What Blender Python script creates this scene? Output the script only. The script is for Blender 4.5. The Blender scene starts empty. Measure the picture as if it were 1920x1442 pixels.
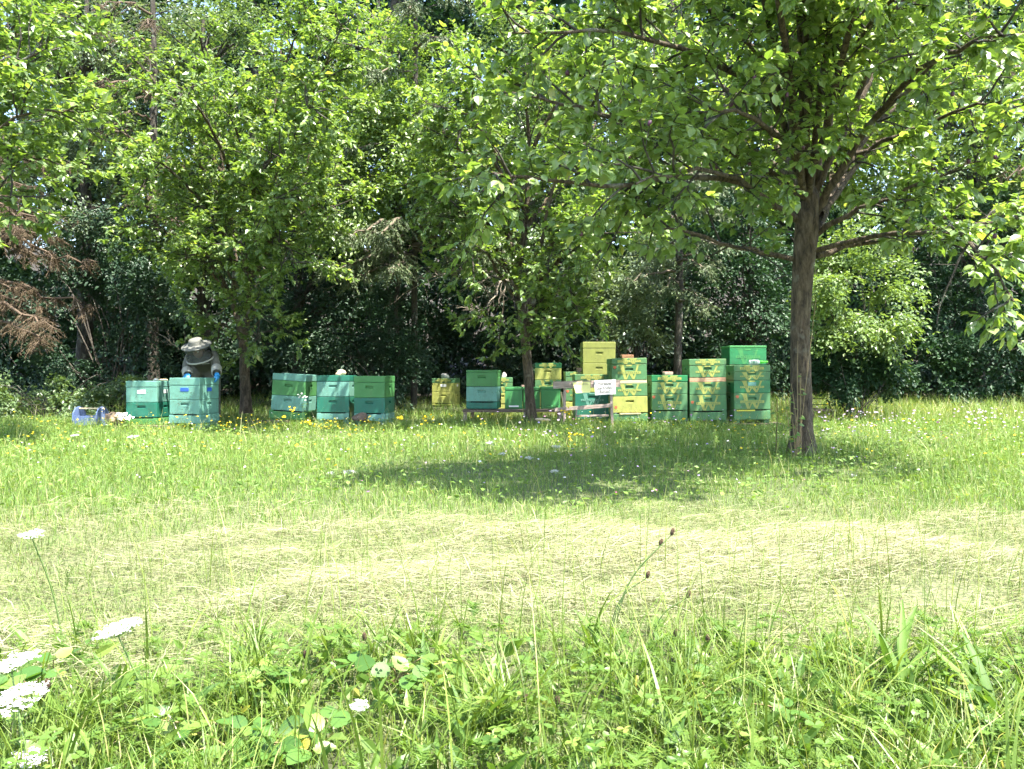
import bpy, bmesh, math, random
import numpy as np
from mathutils import Vector, Matrix

scene = bpy.context.scene
COL = scene.collection
R = math.radians

# ---------------------------------------------------------------- camera
F, CX, HY, H = 1536.0, 960.0, 700.0, 0.75     # focal length in photo pixels, principal column, horizon row, eye height
cam_d = bpy.data.cameras.new('camera')
cam_d.sensor_width = 36.0
cam_d.lens = 36.0 * F / 1920.0
cam_d.shift_y = -(721.0 - HY) / 1920.0
cam_d.clip_start, cam_d.clip_end = 0.05, 600.0
cam = bpy.data.objects.new('camera', cam_d)
cam.location = (0, 0, H)
cam.rotation_euler = (R(90), 0, 0)
COL.objects.link(cam)
scene.camera = cam

# ---------------------------------------------------------------- sky, sun, exposure
SUN = Vector((0.28, -0.25, 0.88)).normalized()
el, az = math.asin(SUN.z), math.atan2(SUN.x, SUN.y)
world = bpy.data.worlds.new('World'); scene.world = world; world.use_nodes = True
wn = world.node_tree.nodes; wl = world.node_tree.links
sky = wn.new('ShaderNodeTexSky'); sky.sky_type = 'NISHITA'; sky.sun_disc = False
sky.sun_elevation = el; sky.sun_rotation = az; sky.dust_density = 1.5; sky.ozone_density = 1.0
bg = wn['Background']; bg.inputs['Strength'].default_value = 0.14
wl.new(sky.outputs[0], bg.inputs[0])
sun_d = bpy.data.lights.new('sun', 'SUN'); sun_d.energy = 5.0; sun_d.angle = R(0.53); sun_d.color = (1.0, 0.955, 0.87)
sun = bpy.data.objects.new('sun', sun_d); COL.objects.link(sun)
sun.rotation_euler = SUN.to_track_quat('Z', 'Y').to_euler()
sun.location = (8, -5, 20)
vs = scene.view_settings
vs.view_transform = 'Standard'; vs.look = 'None'; vs.exposure = 2.28; vs.gamma = 1.0; vs.use_curve_mapping = False
scene.render.engine = 'CYCLES'
scene.cycles.use_adaptive_sampling = True; scene.cycles.adaptive_threshold = .03
scene.cycles.max_bounces = 5; scene.cycles.diffuse_bounces = 3; scene.cycles.glossy_bounces = 2
scene.cycles.transmission_bounces = 5; scene.cycles.transparent_max_bounces = 8

# ---------------------------------------------------------------- helpers
def P(px, py, d):
    """A point at depth d that the photograph shows at column px, row py."""
    return Vector(((px - CX) / F * d, d, H + (HY - py) / F * d))
def PX(px, d): return (px - CX) / F * d
def PZ(py, d): return H + (HY - py) / F * d

def gh(x, y):
    """Height of the ground."""
    x = np.asarray(x, float); y = np.asarray(y, float)
    g = 0.018*np.sin(x*0.9+1.3)*np.sin(y*0.7+.4) + 0.012*np.sin(x*2.1-.7)*np.sin(y*1.7+2.)
    far = np.clip((y-13)/8, 0, 1); g = g + 0.25*far*far*(3-2*far)
    g = g + 9.0*np.clip((y-25)/30, 0, 1)**1.3          # bank added behind the wood to block the sky at the horizon
    return g
def G(x, y): return float(gh(x, y))

def tag(o, label=None, cat=None, group=None, kind=None):
    if label: o['label'] = label
    if cat: o['category'] = cat
    if group: o['group'] = group
    if kind: o['kind'] = kind
    return o
def link(name, me, mat=None, parent=None):
    o = bpy.data.objects.new(name, me); COL.objects.link(o)
    if mat is not None and len(me.materials) == 0: me.materials.append(mat)
    if parent is not None: o.parent = parent
    return o
def empty(name, loc, label, cat, group=None, rot=(0, 0, 0)):
    o = bpy.data.objects.new(name, None); COL.objects.link(o)
    o.location = loc; o.rotation_euler = rot; o.empty_display_size = 0.1
    return tag(o, label, cat, group)
def mesh_np(name, V, T, tint=None, smooth=False):
    V = np.ascontiguousarray(V, np.float32); T = np.ascontiguousarray(T, np.int32)
    me = bpy.data.meshes.new(name)
    me.vertices.add(len(V)); me.vertices.foreach_set('co', V.ravel())
    me.loops.add(T.size); me.loops.foreach_set('vertex_index', T.ravel())
    me.polygons.add(len(T)); me.polygons.foreach_set('loop_start', np.arange(0, T.size, 3, dtype=np.int32))
    me.polygons.foreach_set('use_smooth', np.full(len(T), smooth, bool))
    if tint is not None:
        a = me.attributes.new('tint', 'FLOAT', 'POINT'); a.data.foreach_set('value', np.ascontiguousarray(tint, np.float32))
    me.update(calc_edges=True)
    return me
def bm_obj(name, bm, mat=None, parent=None, smooth=False):
    bmesh.ops.recalc_face_normals(bm, faces=bm.faces)
    me = bpy.data.meshes.new(name); bm.to_mesh(me); bm.free()
    me.polygons.foreach_set('use_smooth', np.full(len(me.polygons), smooth, bool))
    return link(name, me, mat, parent)
def nrmz(a): return a / np.maximum(np.linalg.norm(a, axis=-1, keepdims=True), 1e-9)

# tubes ------------------------------------------------------------------
def tube_arrays(tubes):
    """tubes: list of (points (n,3), radii (n,), sides) -> V, T"""
    Vs, Ts, off = [], [], 0
    for pts, rad, k in tubes:
        pts = np.asarray(pts, float); n = len(pts)
        tan = np.gradient(pts, axis=0); tan = nrmz(tan)
        ref = np.array([0., 0., 1.]) if abs(tan[0, 2]) < .8 else np.array([1., 0., 0.])
        u = nrmz(np.cross(tan, ref)); v = np.cross(tan, u)
        ang = np.arange(k) * 2*math.pi/k
        ring = pts[:, None] + (u[:, None]*np.cos(ang)[None, :, None] + v[:, None]*np.sin(ang)[None, :, None])*np.asarray(rad)[:, None, None]
        Vs.append(ring.reshape(-1, 3))
        i = np.arange(n-1)[:, None]*k; j = np.arange(k)[None]; jn = (j+1) % k
        a, b, c, d = i+j, i+jn, i+k+jn, i+k+j
        Ts.append(np.concatenate([np.stack([a, b, c], -1).reshape(-1, 3), np.stack([a, c, d], -1).reshape(-1, 3)])+off)
        off += n*k
    return np.concatenate(Vs), np.concatenate(Ts)
def smooth_path(ctrl, n=12, wob=0.0, rng=None):
    c = np.asarray(ctrl, float)
    if len(c) == 2: c = np.array([c[0], (c[0]+c[1])/2, c[1]])
    p = np.concatenate([[2*c[0]-c[1]], c, [2*c[-1]-c[-2]]])
    out = []
    segs = len(c)-1
    for t in np.linspace(0, segs-1e-6, n):
        i = int(t); f = t-i; a, b, cc, d = p[i:i+4]
        out.append(.5*((2*b)+(-a+cc)*f+(2*a-5*b+4*cc-d)*f*f+(-a+3*b-3*cc+d)*f**3))
    out = np.array(out)
    if wob and rng is not None:
        w = rng.normal(0, wob, out.shape); w[0] = 0; out = out + w
    return out

# leaves -----------------------------------------------------------------
TPL_FAR = (np.array([[0, 0, 0], [.45, .30, .07], [1, 0, -.06], [.45, -.30, .07]]), np.array([[0, 2, 1], [0, 3, 2]]))
TPL_NEAR = (np.array([[0, 0, 0], [.10, 0, 0], [.32, .25, .05], [.36, 0, -.01], [.32, -.25, .05], [.66, .23, .03], [.70, 0, -.03], [.66, -.23, .03], [1, 0, -.12]]),
            np.array([[1, 3, 2], [1, 4, 3], [2, 3, 6], [2, 6, 5], [3, 4, 7], [3, 7, 6], [5, 6, 8], [6, 7, 8]]))
TPL_NEEDLE = (np.array([[0, -.08, 0], [0, .08, 0], [1, 0, -.05]]), np.array([[0, 2, 1]]))
def leaf_batch(pos, axis, nrm, length, width=1.0, tpl=TPL_FAR, tint=None, rng=None):
    tv, tt = tpl
    pos = np.asarray(pos, float); N = len(pos)
    a = nrmz(axis); n = nrm - a*np.sum(nrm*a, -1, keepdims=True); n = nrmz(n); b = np.cross(n, a)
    L = np.broadcast_to(np.asarray(length, float), (N,))
    W = np.broadcast_to(np.asarray(width, float), (N,))
    V = pos[:, None] + L[:, None, None]*(a[:, None]*tv[None, :, 0:1] + b[:, None]*(tv[None, :, 1:2]*W[:, None, None]) + n[:, None]*tv[None, :, 2:3])
    K = len(tv)
    T = (np.arange(N)[:, None, None]*K + tt[None]).reshape(-1, 3)
    if tint is None: tint = np.random.default_rng(1).random(N) if rng is None else rng.random(N)
    return V.reshape(-1, 3), T, np.repeat(tint, K)
def joinVT(parts):
    Vs, Ts, ts, off = [], [], [], 0
    for V, T, t in parts:
        Vs.append(V); Ts.append(T+off); ts.append(t); off += len(V)
    return np.concatenate(Vs), np.concatenate(Ts), np.concatenate(ts)

# grass blades -------------------------------------------------------------
def blades(pos, h, w, lean, rng, seg=3, tint=None, azi=None):
    N = len(pos)
    azi = rng.uniform(0, 2*math.pi, N) if azi is None else azi
    ld = np.stack([np.cos(azi), np.sin(azi), np.zeros(N)], -1)
    sa = azi + math.pi/2 + rng.normal(0, .6, N)
    sd = np.stack([np.cos(sa), np.sin(sa), np.zeros(N)], -1)
    V = []
    for k in range(seg):
        t = k/seg
        c = pos + ld*(h*lean*t**1.8)[:, None]; c[:, 2] += h*(t - .45*np.minimum(lean, 1.4)*t*t)
        ww = w*(1-.75*t**1.6)*(.7+.6*min(t*3, 1)*.5)
        V += [c-sd*ww[:, None]*.5, c+sd*ww[:, None]*.5]
    c = pos + ld*(h*lean)[:, None]; c[:, 2] += h*(1-.45*np.minimum(lean, 1.4))
    V.append(c)
    V = np.stack(V, 1); K = V.shape[1]
    tt = []
    for k in range(seg-1): tt += [[2*k, 2*k+1, 2*k+3], [2*k, 2*k+3, 2*k+2]]
    tt.append([2*seg-2, 2*seg-1, 2*seg])
    T = (np.arange(N)[:, None, None]*K + np.array(tt)[None]).reshape(-1, 3)
    if tint is None: tint = rng.random(N)
    return V.reshape(-1, 3), T, np.repeat(tint, K)

# ---------------------------------------------------------------- materials
def nodes(m): m.use_nodes = True; return m.node_tree.nodes, m.node_tree.links
def ramp(n, stops):
    r = n.new('ShaderNodeValToRGB'); e = r.color_ramp.elements
    while len(e) < len(stops): e.new(.5)
    for el_, (p, c) in zip(e, stops): el_.position = p; el_.color = (*c, 1)
    return r
def leaf_mat(name, stops, trans=.4, rough=.42, spec=.5, tcol=(1.25, 1.25, .55), rnd=False):
    m = bpy.data.materials.new(name); n, l = nodes(m)
    out = n['Material Output']; p = n['Principled BSDF']
    if rnd: a = n.new('ShaderNodeObjectInfo'); fac = a.outputs['Random']
    else: a = n.new('ShaderNodeAttribute'); a.attribute_name = 'tint'; fac = a.outputs['Fac']
    r = ramp(n, stops); l.new(fac, r.inputs[0])
    l.new(r.outputs[0], p.inputs['Base Color']); p.inputs['Roughness'].default_value = rough
    p.inputs['Specular IOR Level'].default_value = spec
    mu = n.new('ShaderNodeMix'); mu.data_type = 'RGBA'; mu.blend_type = 'MULTIPLY'; mu.inputs[0].default_value = 1; mu.clamp_result = False
    l.new(r.outputs[0], mu.inputs[6]); mu.inputs[7].default_value = (*tcol, 1)
    t = n.new('ShaderNodeBsdfTranslucent'); l.new(mu.outputs[2], t.inputs[0])
    mx = n.new('ShaderNodeMixShader'); mx.inputs[0].default_value = trans
    l.new(p.outputs[0], mx.inputs[1]); l.new(t.outputs[0], mx.inputs[2]); l.new(mx.outputs[0], out.inputs[0])
    return m
def paint(name, col, rough=.55, var=.18, scale=9, bump=.15, dirt=None, grime=0.0):
    """Painted / plain surface with uneven tone and fine relief."""
    m = bpy.data.materials.new(name); n, l = nodes(m); p = n['Principled BSDF']
    tc = n.new('ShaderNodeTexCoord')
    no = n.new('ShaderNodeTexNoise'); no.inputs['Scale'].default_value = scale; no.inputs['Detail'].default_value = 7; no.inputs['Roughness'].default_value = .65
    l.new(tc.outputs['Object'], no.inputs[0])
    dk = tuple(c*(1-var) for c in col) if dirt is None else dirt
    r = ramp(n, [(.28, dk), (.5, col), (.75, tuple(min(1, c*(1+var*.7)) for c in col))])
    l.new(no.outputs[0], r.inputs[0])
    if grime:
        # run-down streaks and grime: brownish stains stretched along the height, and small scuffs
        oi = n.new('ShaderNodeObjectInfo'); av = n.new('ShaderNodeVectorMath'); av.operation = 'ADD'; l.new(tc.outputs['Object'], av.inputs[0])
        sc = n.new('ShaderNodeVectorMath'); sc.operation = 'SCALE'; sc.inputs[3].default_value = 3.0; l.new(oi.outputs['Location'], sc.inputs[0]); l.new(sc.outputs[0], av.inputs[1])
        mp = n.new('ShaderNodeMapping'); mp.inputs['Scale'].default_value = (1, 1, .22); l.new(av.outputs[0], mp.inputs[0])
        g1 = n.new('ShaderNodeTexNoise'); g1.inputs['Scale'].default_value = 16; g1.inputs['Detail'].default_value = 8; g1.inputs['Roughness'].default_value = .7; l.new(mp.outputs[0], g1.inputs[0])
        gr = ramp(n, [(.48, (0, 0, 0)), (.78, (1, 1, 1))]); l.new(g1.outputs[0], gr.inputs[0])
        gm = n.new('ShaderNodeMath'); gm.operation = 'MULTIPLY'; gm.inputs[1].default_value = grime; l.new(gr.outputs[0], gm.inputs[0])
        mx = n.new('ShaderNodeMix'); mx.data_type = 'RGBA'; l.new(gm.outputs[0], mx.inputs[0]); l.new(r.outputs[0], mx.inputs[6]); mx.inputs[7].default_value = (.07, .065, .035, 1)
        g2 = n.new('ShaderNodeTexNoise'); g2.inputs['Scale'].default_value = 55; g2.inputs['Detail'].default_value = 4; l.new(av.outputs[0], g2.inputs[0])
        g2r = ramp(n, [(.66, (0, 0, 0)), (.72, (1, 1, 1))]); l.new(g2.outputs[0], g2r.inputs[0])
        gm2 = n.new('ShaderNodeMath'); gm2.operation = 'MULTIPLY'; gm2.inputs[1].default_value = grime; l.new(g2r.outputs[0], gm2.inputs[0])
        mx2 = n.new('ShaderNodeMix'); mx2.data_type = 'RGBA'; l.new(gm2.outputs[0], mx2.inputs[0]); l.new(mx.outputs[2], mx2.inputs[6]); mx2.inputs[7].default_value = tuple(min(.7, c*1.3+.12) for c in col)+(1,)
        l.new(mx2.outputs[2], p.inputs['Base Color'])
    else: l.new(r.outputs[0], p.inputs['Base Color'])
    p.inputs['Roughness'].default_value = rough
    b = n.new('ShaderNodeBump'); b.inputs['Strength'].default_value = bump; b.inputs['Distance'].default_value = .01
    n2 = n.new('ShaderNodeTexNoise'); n2.inputs['Scale'].default_value = scale*9; l.new(tc.outputs['Object'], n2.inputs[0])
    l.new(n2.outputs[0], b.inputs['Height']); l.new(b.outputs[0], p.inputs['Normal'])
    return m
def wood(name, c0, c1, scale=(3, 3, 40), rough=.8):
    m = bpy.data.materials.new(name); n, l = nodes(m); p = n['Principled BSDF']
    tc = n.new('ShaderNodeTexCoord'); mp = n.new('ShaderNodeMapping'); mp.inputs['Scale'].default_value = scale
    l.new(tc.outputs['Object'], mp.inputs[0])
    no = n.new('ShaderNodeTexNoise'); no.inputs['Scale'].default_value = 2; no.inputs['Detail'].default_value = 8; no.inputs['Distortion'].default_value = .6
    l.new(mp.outputs[0], no.inputs[0]); r = ramp(n, [(.3, c0), (.7, c1)]); l.new(no.outputs[0], r.inputs[0])
    l.new(r.outputs[0], p.inputs['Base Color']); p.inputs['Roughness'].default_value = rough
    b = n.new('ShaderNodeBump'); b.inputs['Strength'].default_value = .5; b.inputs['Distance'].default_value = .01
    l.new(no.outputs[0], b.inputs['Height']); l.new(b.outputs[0], p.inputs['Normal'])
    return m
def bark(name, c0, c1, c2, sc=14):
    m = bpy.data.materials.new(name); n, l = nodes(m); p = n['Principled BSDF']
    tc = n.new('ShaderNodeTexCoord'); mp = n.new('ShaderNodeMapping'); mp.inputs['Scale'].default_value = (1, 1, .28)
    l.new(tc.outputs['Object'], mp.inputs[0])
    no = n.new('ShaderNodeTexNoise'); no.inputs['Scale'].default_value = sc; no.inputs['Detail'].default_value = 10; no.inputs['Roughness'].default_value = .7; no.inputs['Distortion'].default_value = .4
    l.new(mp.outputs[0], no.inputs[0]); r = ramp(n, [(.36, c0), (.5, c1), (.66, c2)]); l.new(no.outputs[0], r.inputs[0])
    # pale lichen spots
    vo = n.new('ShaderNodeTexNoise'); vo.inputs['Scale'].default_value = 5; vo.inputs['Detail'].default_value = 6; l.new(tc.outputs['Object'], vo.inputs[0])
    r2 = ramp(n, [(.6, (0, 0, 0)), (.7, (1, 1, 1))]); l.new(vo.outputs[0], r2.inputs[0])
    mx = n.new('ShaderNodeMix'); mx.data_type = 'RGBA'; l.new(r2.outputs[0], mx.inputs[0]); l.new(r.outputs[0], mx.inputs[6]); mx.inputs[7].default_value = (.22, .21, .16, 1)
    l.new(mx.outputs[2], p.inputs['Base Color']); p.inputs['Roughness'].default_value = .9
    b = n.new('ShaderNodeBump'); b.inputs['Strength'].default_value = 1.; b.inputs['Distance'].default_value = .06
    l.new(no.outputs[0], b.inputs['Height']); l.new(b.outputs[0], p.inputs['Normal'])
    return m

M = {}
M['plum_leaf'] = leaf_mat('plum leaf', [(0, (.095, .16, .045)), (.45, (.165, .245, .07)), (.8, (.24, .32, .115)), (.93, (.29, .355, .14)), (1, (.36, .36, .08))], trans=.46, rough=.36, spec=.75, tcol=(1.5, 1.55, .5))
M['plum_leaf_far'] = leaf_mat('plum leaf far', [(0, (.088, .15, .042)), (.45, (.15, .23, .062)), (.8, (.215, .295, .095)), (.93, (.26, .325, .115)), (1, (.32, .33, .08))], trans=.42, rough=.38, spec=.75, tcol=(1.5, 1.55, .5))
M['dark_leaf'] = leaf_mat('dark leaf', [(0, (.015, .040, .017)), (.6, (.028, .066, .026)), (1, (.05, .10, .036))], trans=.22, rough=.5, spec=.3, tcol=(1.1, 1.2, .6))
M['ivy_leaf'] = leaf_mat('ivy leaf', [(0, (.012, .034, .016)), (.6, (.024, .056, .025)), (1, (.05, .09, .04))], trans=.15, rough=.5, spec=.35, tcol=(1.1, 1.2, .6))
M['wood_leaf'] = leaf_mat('wood leaf', [(0, (.06, .105, .04)), (.6, (.10, .16, .06)), (1, (.16, .225, .07))], trans=.40, rough=.38, spec=.6, tcol=(1.5, 1.45, .6))
M['grey_leaf'] = leaf_mat('grey leaf', [(0, (.07, .11, .06)), (.6, (.12, .165, .09)), (1, (.17, .215, .12))], trans=.38, rough=.38, spec=.6, tcol=(1.4, 1.4, .7))
M['hazel_leaf'] = leaf_mat('hazel leaf', [(0, (.09, .15, .045)), (.6, (.145, .22, .065)), (1, (.20, .275, .08))], trans=.42, rough=.4, spec=.5, tcol=(1.5, 1.45, .6))
M['spruce'] = leaf_mat('spruce needle', [(0, (.055, .09, .04)), (.6, (.105, .145, .06)), (1, (.16, .195, .085))], trans=.12, rough=.5, spec=.4, tcol=(1, 1, .6))
M['dead_spruce'] = leaf_mat('dead spruce needle', [(0, (.06, .042, .024)), (.6, (.11, .08, .045)), (1, (.16, .125, .075))], trans=.15, rough=.7, spec=.2, tcol=(1, .8, .6))
M['bark'] = bark('plum bark', (.026, .018, .010), (.095, .068, .040), (.18, .138, .088), 26)
M['dark_bark'] = bark('dark bark', (.02, .017, .013), (.05, .042, .03), (.09, .08, .06), 12)
M['dead_wood'] = wood('dead wood', (.13, .105, .075), (.25, .21, .15))
M['dead_twig'] = wood('dead spruce twig', (.06, .04, .024), (.12, .082, .05))
M['twig'] = wood('twig', (.07, .055, .035), (.14, .11, .07))
# ================================================================ GROUND
def ground_mat():
    m = bpy.data.materials.new('ground'); n, l = nodes(m); p = n['Principled BSDF']
    tc = n.new('ShaderNodeTexCoord')
    n1 = n.new('ShaderNodeTexNoise'); n1.inputs['Scale'].default_value = 3; n1.inputs['Detail'].default_value = 9; l.new(tc.outputs['Object'], n1.inputs[0])
    n2 = n.new('ShaderNodeTexNoise'); n2.inputs['Scale'].default_value = 60; n2.inputs['Detail'].default_value = 6; l.new(tc.outputs['Object'], n2.inputs[0])
    add = n.new('ShaderNodeMath'); add.operation = 'MULTIPLY_ADD'; add.inputs[1].default_value = .5; l.new(n1.outputs[0], add.inputs[0]); 
    mu = n.new('ShaderNodeMath'); mu.operation = 'MULTIPLY'; mu.inputs[1].default_value = .5; l.new(n2.outputs[0], mu.inputs[0]); l.new(mu.outputs[0], add.inputs[2])
    r = ramp(n, [(.35, (.045, .05, .018)), (.5, (.085, .11, .035)), (.65, (.15, .16, .06))]); l.new(add.outputs[0], r.inputs[0])
    # pale thatch where the grass was cut
    sp0 = n.new('ShaderNodeSeparateXYZ'); l.new(tc.outputs['Object'], sp0.inputs[0])
    ay = n.new('ShaderNodeMath'); ay.operation = 'MULTIPLY_ADD'; ay.inputs[1].default_value = 1.4; l.new(n1.outputs[0], ay.inputs[0]); l.new(sp0.outputs[1], ay.inputs[2])
    m1 = n.new('ShaderNodeMapRange'); m1.inputs[1].default_value = 2.5; m1.inputs[2].default_value = 2.9; l.new(ay.outputs[0], m1.inputs[0])
    m2 = n.new('ShaderNodeMapRange'); m2.inputs[1].default_value = 5.6; m2.inputs[2].default_value = 4.6; l.new(ay.outputs[0], m2.inputs[0])
    mm = n.new('ShaderNodeMath'); mm.operation = 'MULTIPLY'; l.new(m1.outputs[0], mm.inputs[0]); l.new(m2.outputs[0], mm.inputs[1])
    rt_ = ramp(n, [(.38, (.075, .09, .032)), (.62, (.18, .185, .085))]); l.new(n2.outputs[0], rt_.inputs[0])
    mt_ = n.new('ShaderNodeMix'); mt_.data_type = 'RGBA'; l.new(mm.outputs[0], mt_.inputs[0]); l.new(r.outputs[0], mt_.inputs[6]); l.new(rt_.outputs[0], mt_.inputs[7])
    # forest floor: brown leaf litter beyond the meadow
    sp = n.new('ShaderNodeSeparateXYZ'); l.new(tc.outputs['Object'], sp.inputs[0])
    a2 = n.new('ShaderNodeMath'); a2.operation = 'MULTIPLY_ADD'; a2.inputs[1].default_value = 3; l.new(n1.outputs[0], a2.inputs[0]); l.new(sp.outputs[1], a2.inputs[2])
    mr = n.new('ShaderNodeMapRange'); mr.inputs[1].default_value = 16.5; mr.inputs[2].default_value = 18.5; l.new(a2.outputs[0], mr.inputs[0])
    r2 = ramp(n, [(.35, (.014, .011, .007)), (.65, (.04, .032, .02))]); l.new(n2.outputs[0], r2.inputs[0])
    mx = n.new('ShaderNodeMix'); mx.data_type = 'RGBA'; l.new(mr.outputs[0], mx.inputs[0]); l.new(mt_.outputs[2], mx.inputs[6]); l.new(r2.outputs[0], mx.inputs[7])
    l.new(mx.outputs[2], p.inputs['Base Color']); p.inputs['Roughness'].default_value = .95
    b = n.new('ShaderNodeBump'); b.inputs['Distance'].default_value = .03; l.new(n2.outputs[0], b.inputs['Height']); l.new(b.outputs[0], p.inputs['Normal'])
    return m
def build_ground():
    xs = np.concatenate([np.linspace(-200, -25, 16), np.linspace(-24, 24, 73), np.linspace(25, 200, 16)])
    ys = np.concatenate([np.linspace(-60, -4, 10), np.linspace(-3, 30, 56), np.linspace(32, 300, 24)])
    X, Y = np.meshgrid(xs, ys); Z = gh(X, Y)
    V = np.stack([X, Y, Z], -1).reshape(-1, 3); w = len(xs)
    i = (np.arange(len(ys)-1)[:, None]*w + np.arange(w-1)[None]).ravel()
    T = np.concatenate([np.stack([i, i+1, i+w+1], -1), np.stack([i, i+w+1, i+w], -1)])
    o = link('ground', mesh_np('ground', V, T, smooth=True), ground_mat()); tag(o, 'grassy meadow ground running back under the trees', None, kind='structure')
build_ground()

M['grass'] = leaf_mat('meadow grass', [(0, (.085, .165, .03)), (.45, (.15, .25, .05)), (.8, (.22, .30, .075)), (.93, (.36, .37, .14)), (1, (.46, .44, .25))], trans=.4, rough=.5, spec=.35, tcol=(1.2, 1.15, .5))
M['lush'] = leaf_mat('lush grass', [(0, (.075, .135, .02)), (.5, (.14, .215, .035)), (.85, (.22, .285, .06)), (.95, (.37, .37, .14)), (1, (.48, .44, .25))], trans=.42, rough=.45, spec=.45, tcol=(1.2, 1.15, .5))
M['hay'] = leaf_mat('mown hay', [(0, (.09, .15, .03)), (.25, (.135, .19, .05)), (.55, (.225, .245, .105)), (.88, (.39, .38, .245)), (1, (.16, .12, .07))], trans=.25, rough=.6, spec=.3, tcol=(1.1, 1.05, .7))
M['clover'] = leaf_mat('clover leaf', [(0, (.06, .125, .02)), (.6, (.12, .205, .035)), (.95, (.20, .28, .055)), (1, (.36, .36, .09))], trans=.4, rough=.45, spec=.4)

def nz(x, y, s=1.0, ph=0.0):
    return (np.sin(x*1.7*s+ph)*np.cos(y*1.3*s-ph*.7)+.6*np.sin(x*3.9*s+1.1+ph)*np.sin(y*3.1*s+.3)+.35*np.sin(x*8.3*s-y*6.1*s+ph))/1.95
def hay_weight(x, y):
    """1 in the mown strip, 0 outside, ragged borders."""
    e = .30*nz(x, y, .9)+.12*nz(x, y, 3.1, 1.)
    near = np.clip((y+.8*e-1.92)/.3, 0, 1); far = np.clip((4.75+.25*np.sin(x*.8+1)+1.2*e-y)/1.1, 0, 1)
    return near*far*.93*np.clip(1.0-.9*np.clip(nz(x, y, 1.3, 2.)-.25, 0, 1)*1.8, .12, 1)
def scatter(n, d0, d1, rng, power=1.0, marg=1.5, spread=.70):
    u = rng.random(n); d = d0+(d1-d0)*u**power
    x = rng.uniform(-1, 1, n)*(spread*d+marg)
    return x, d

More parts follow.
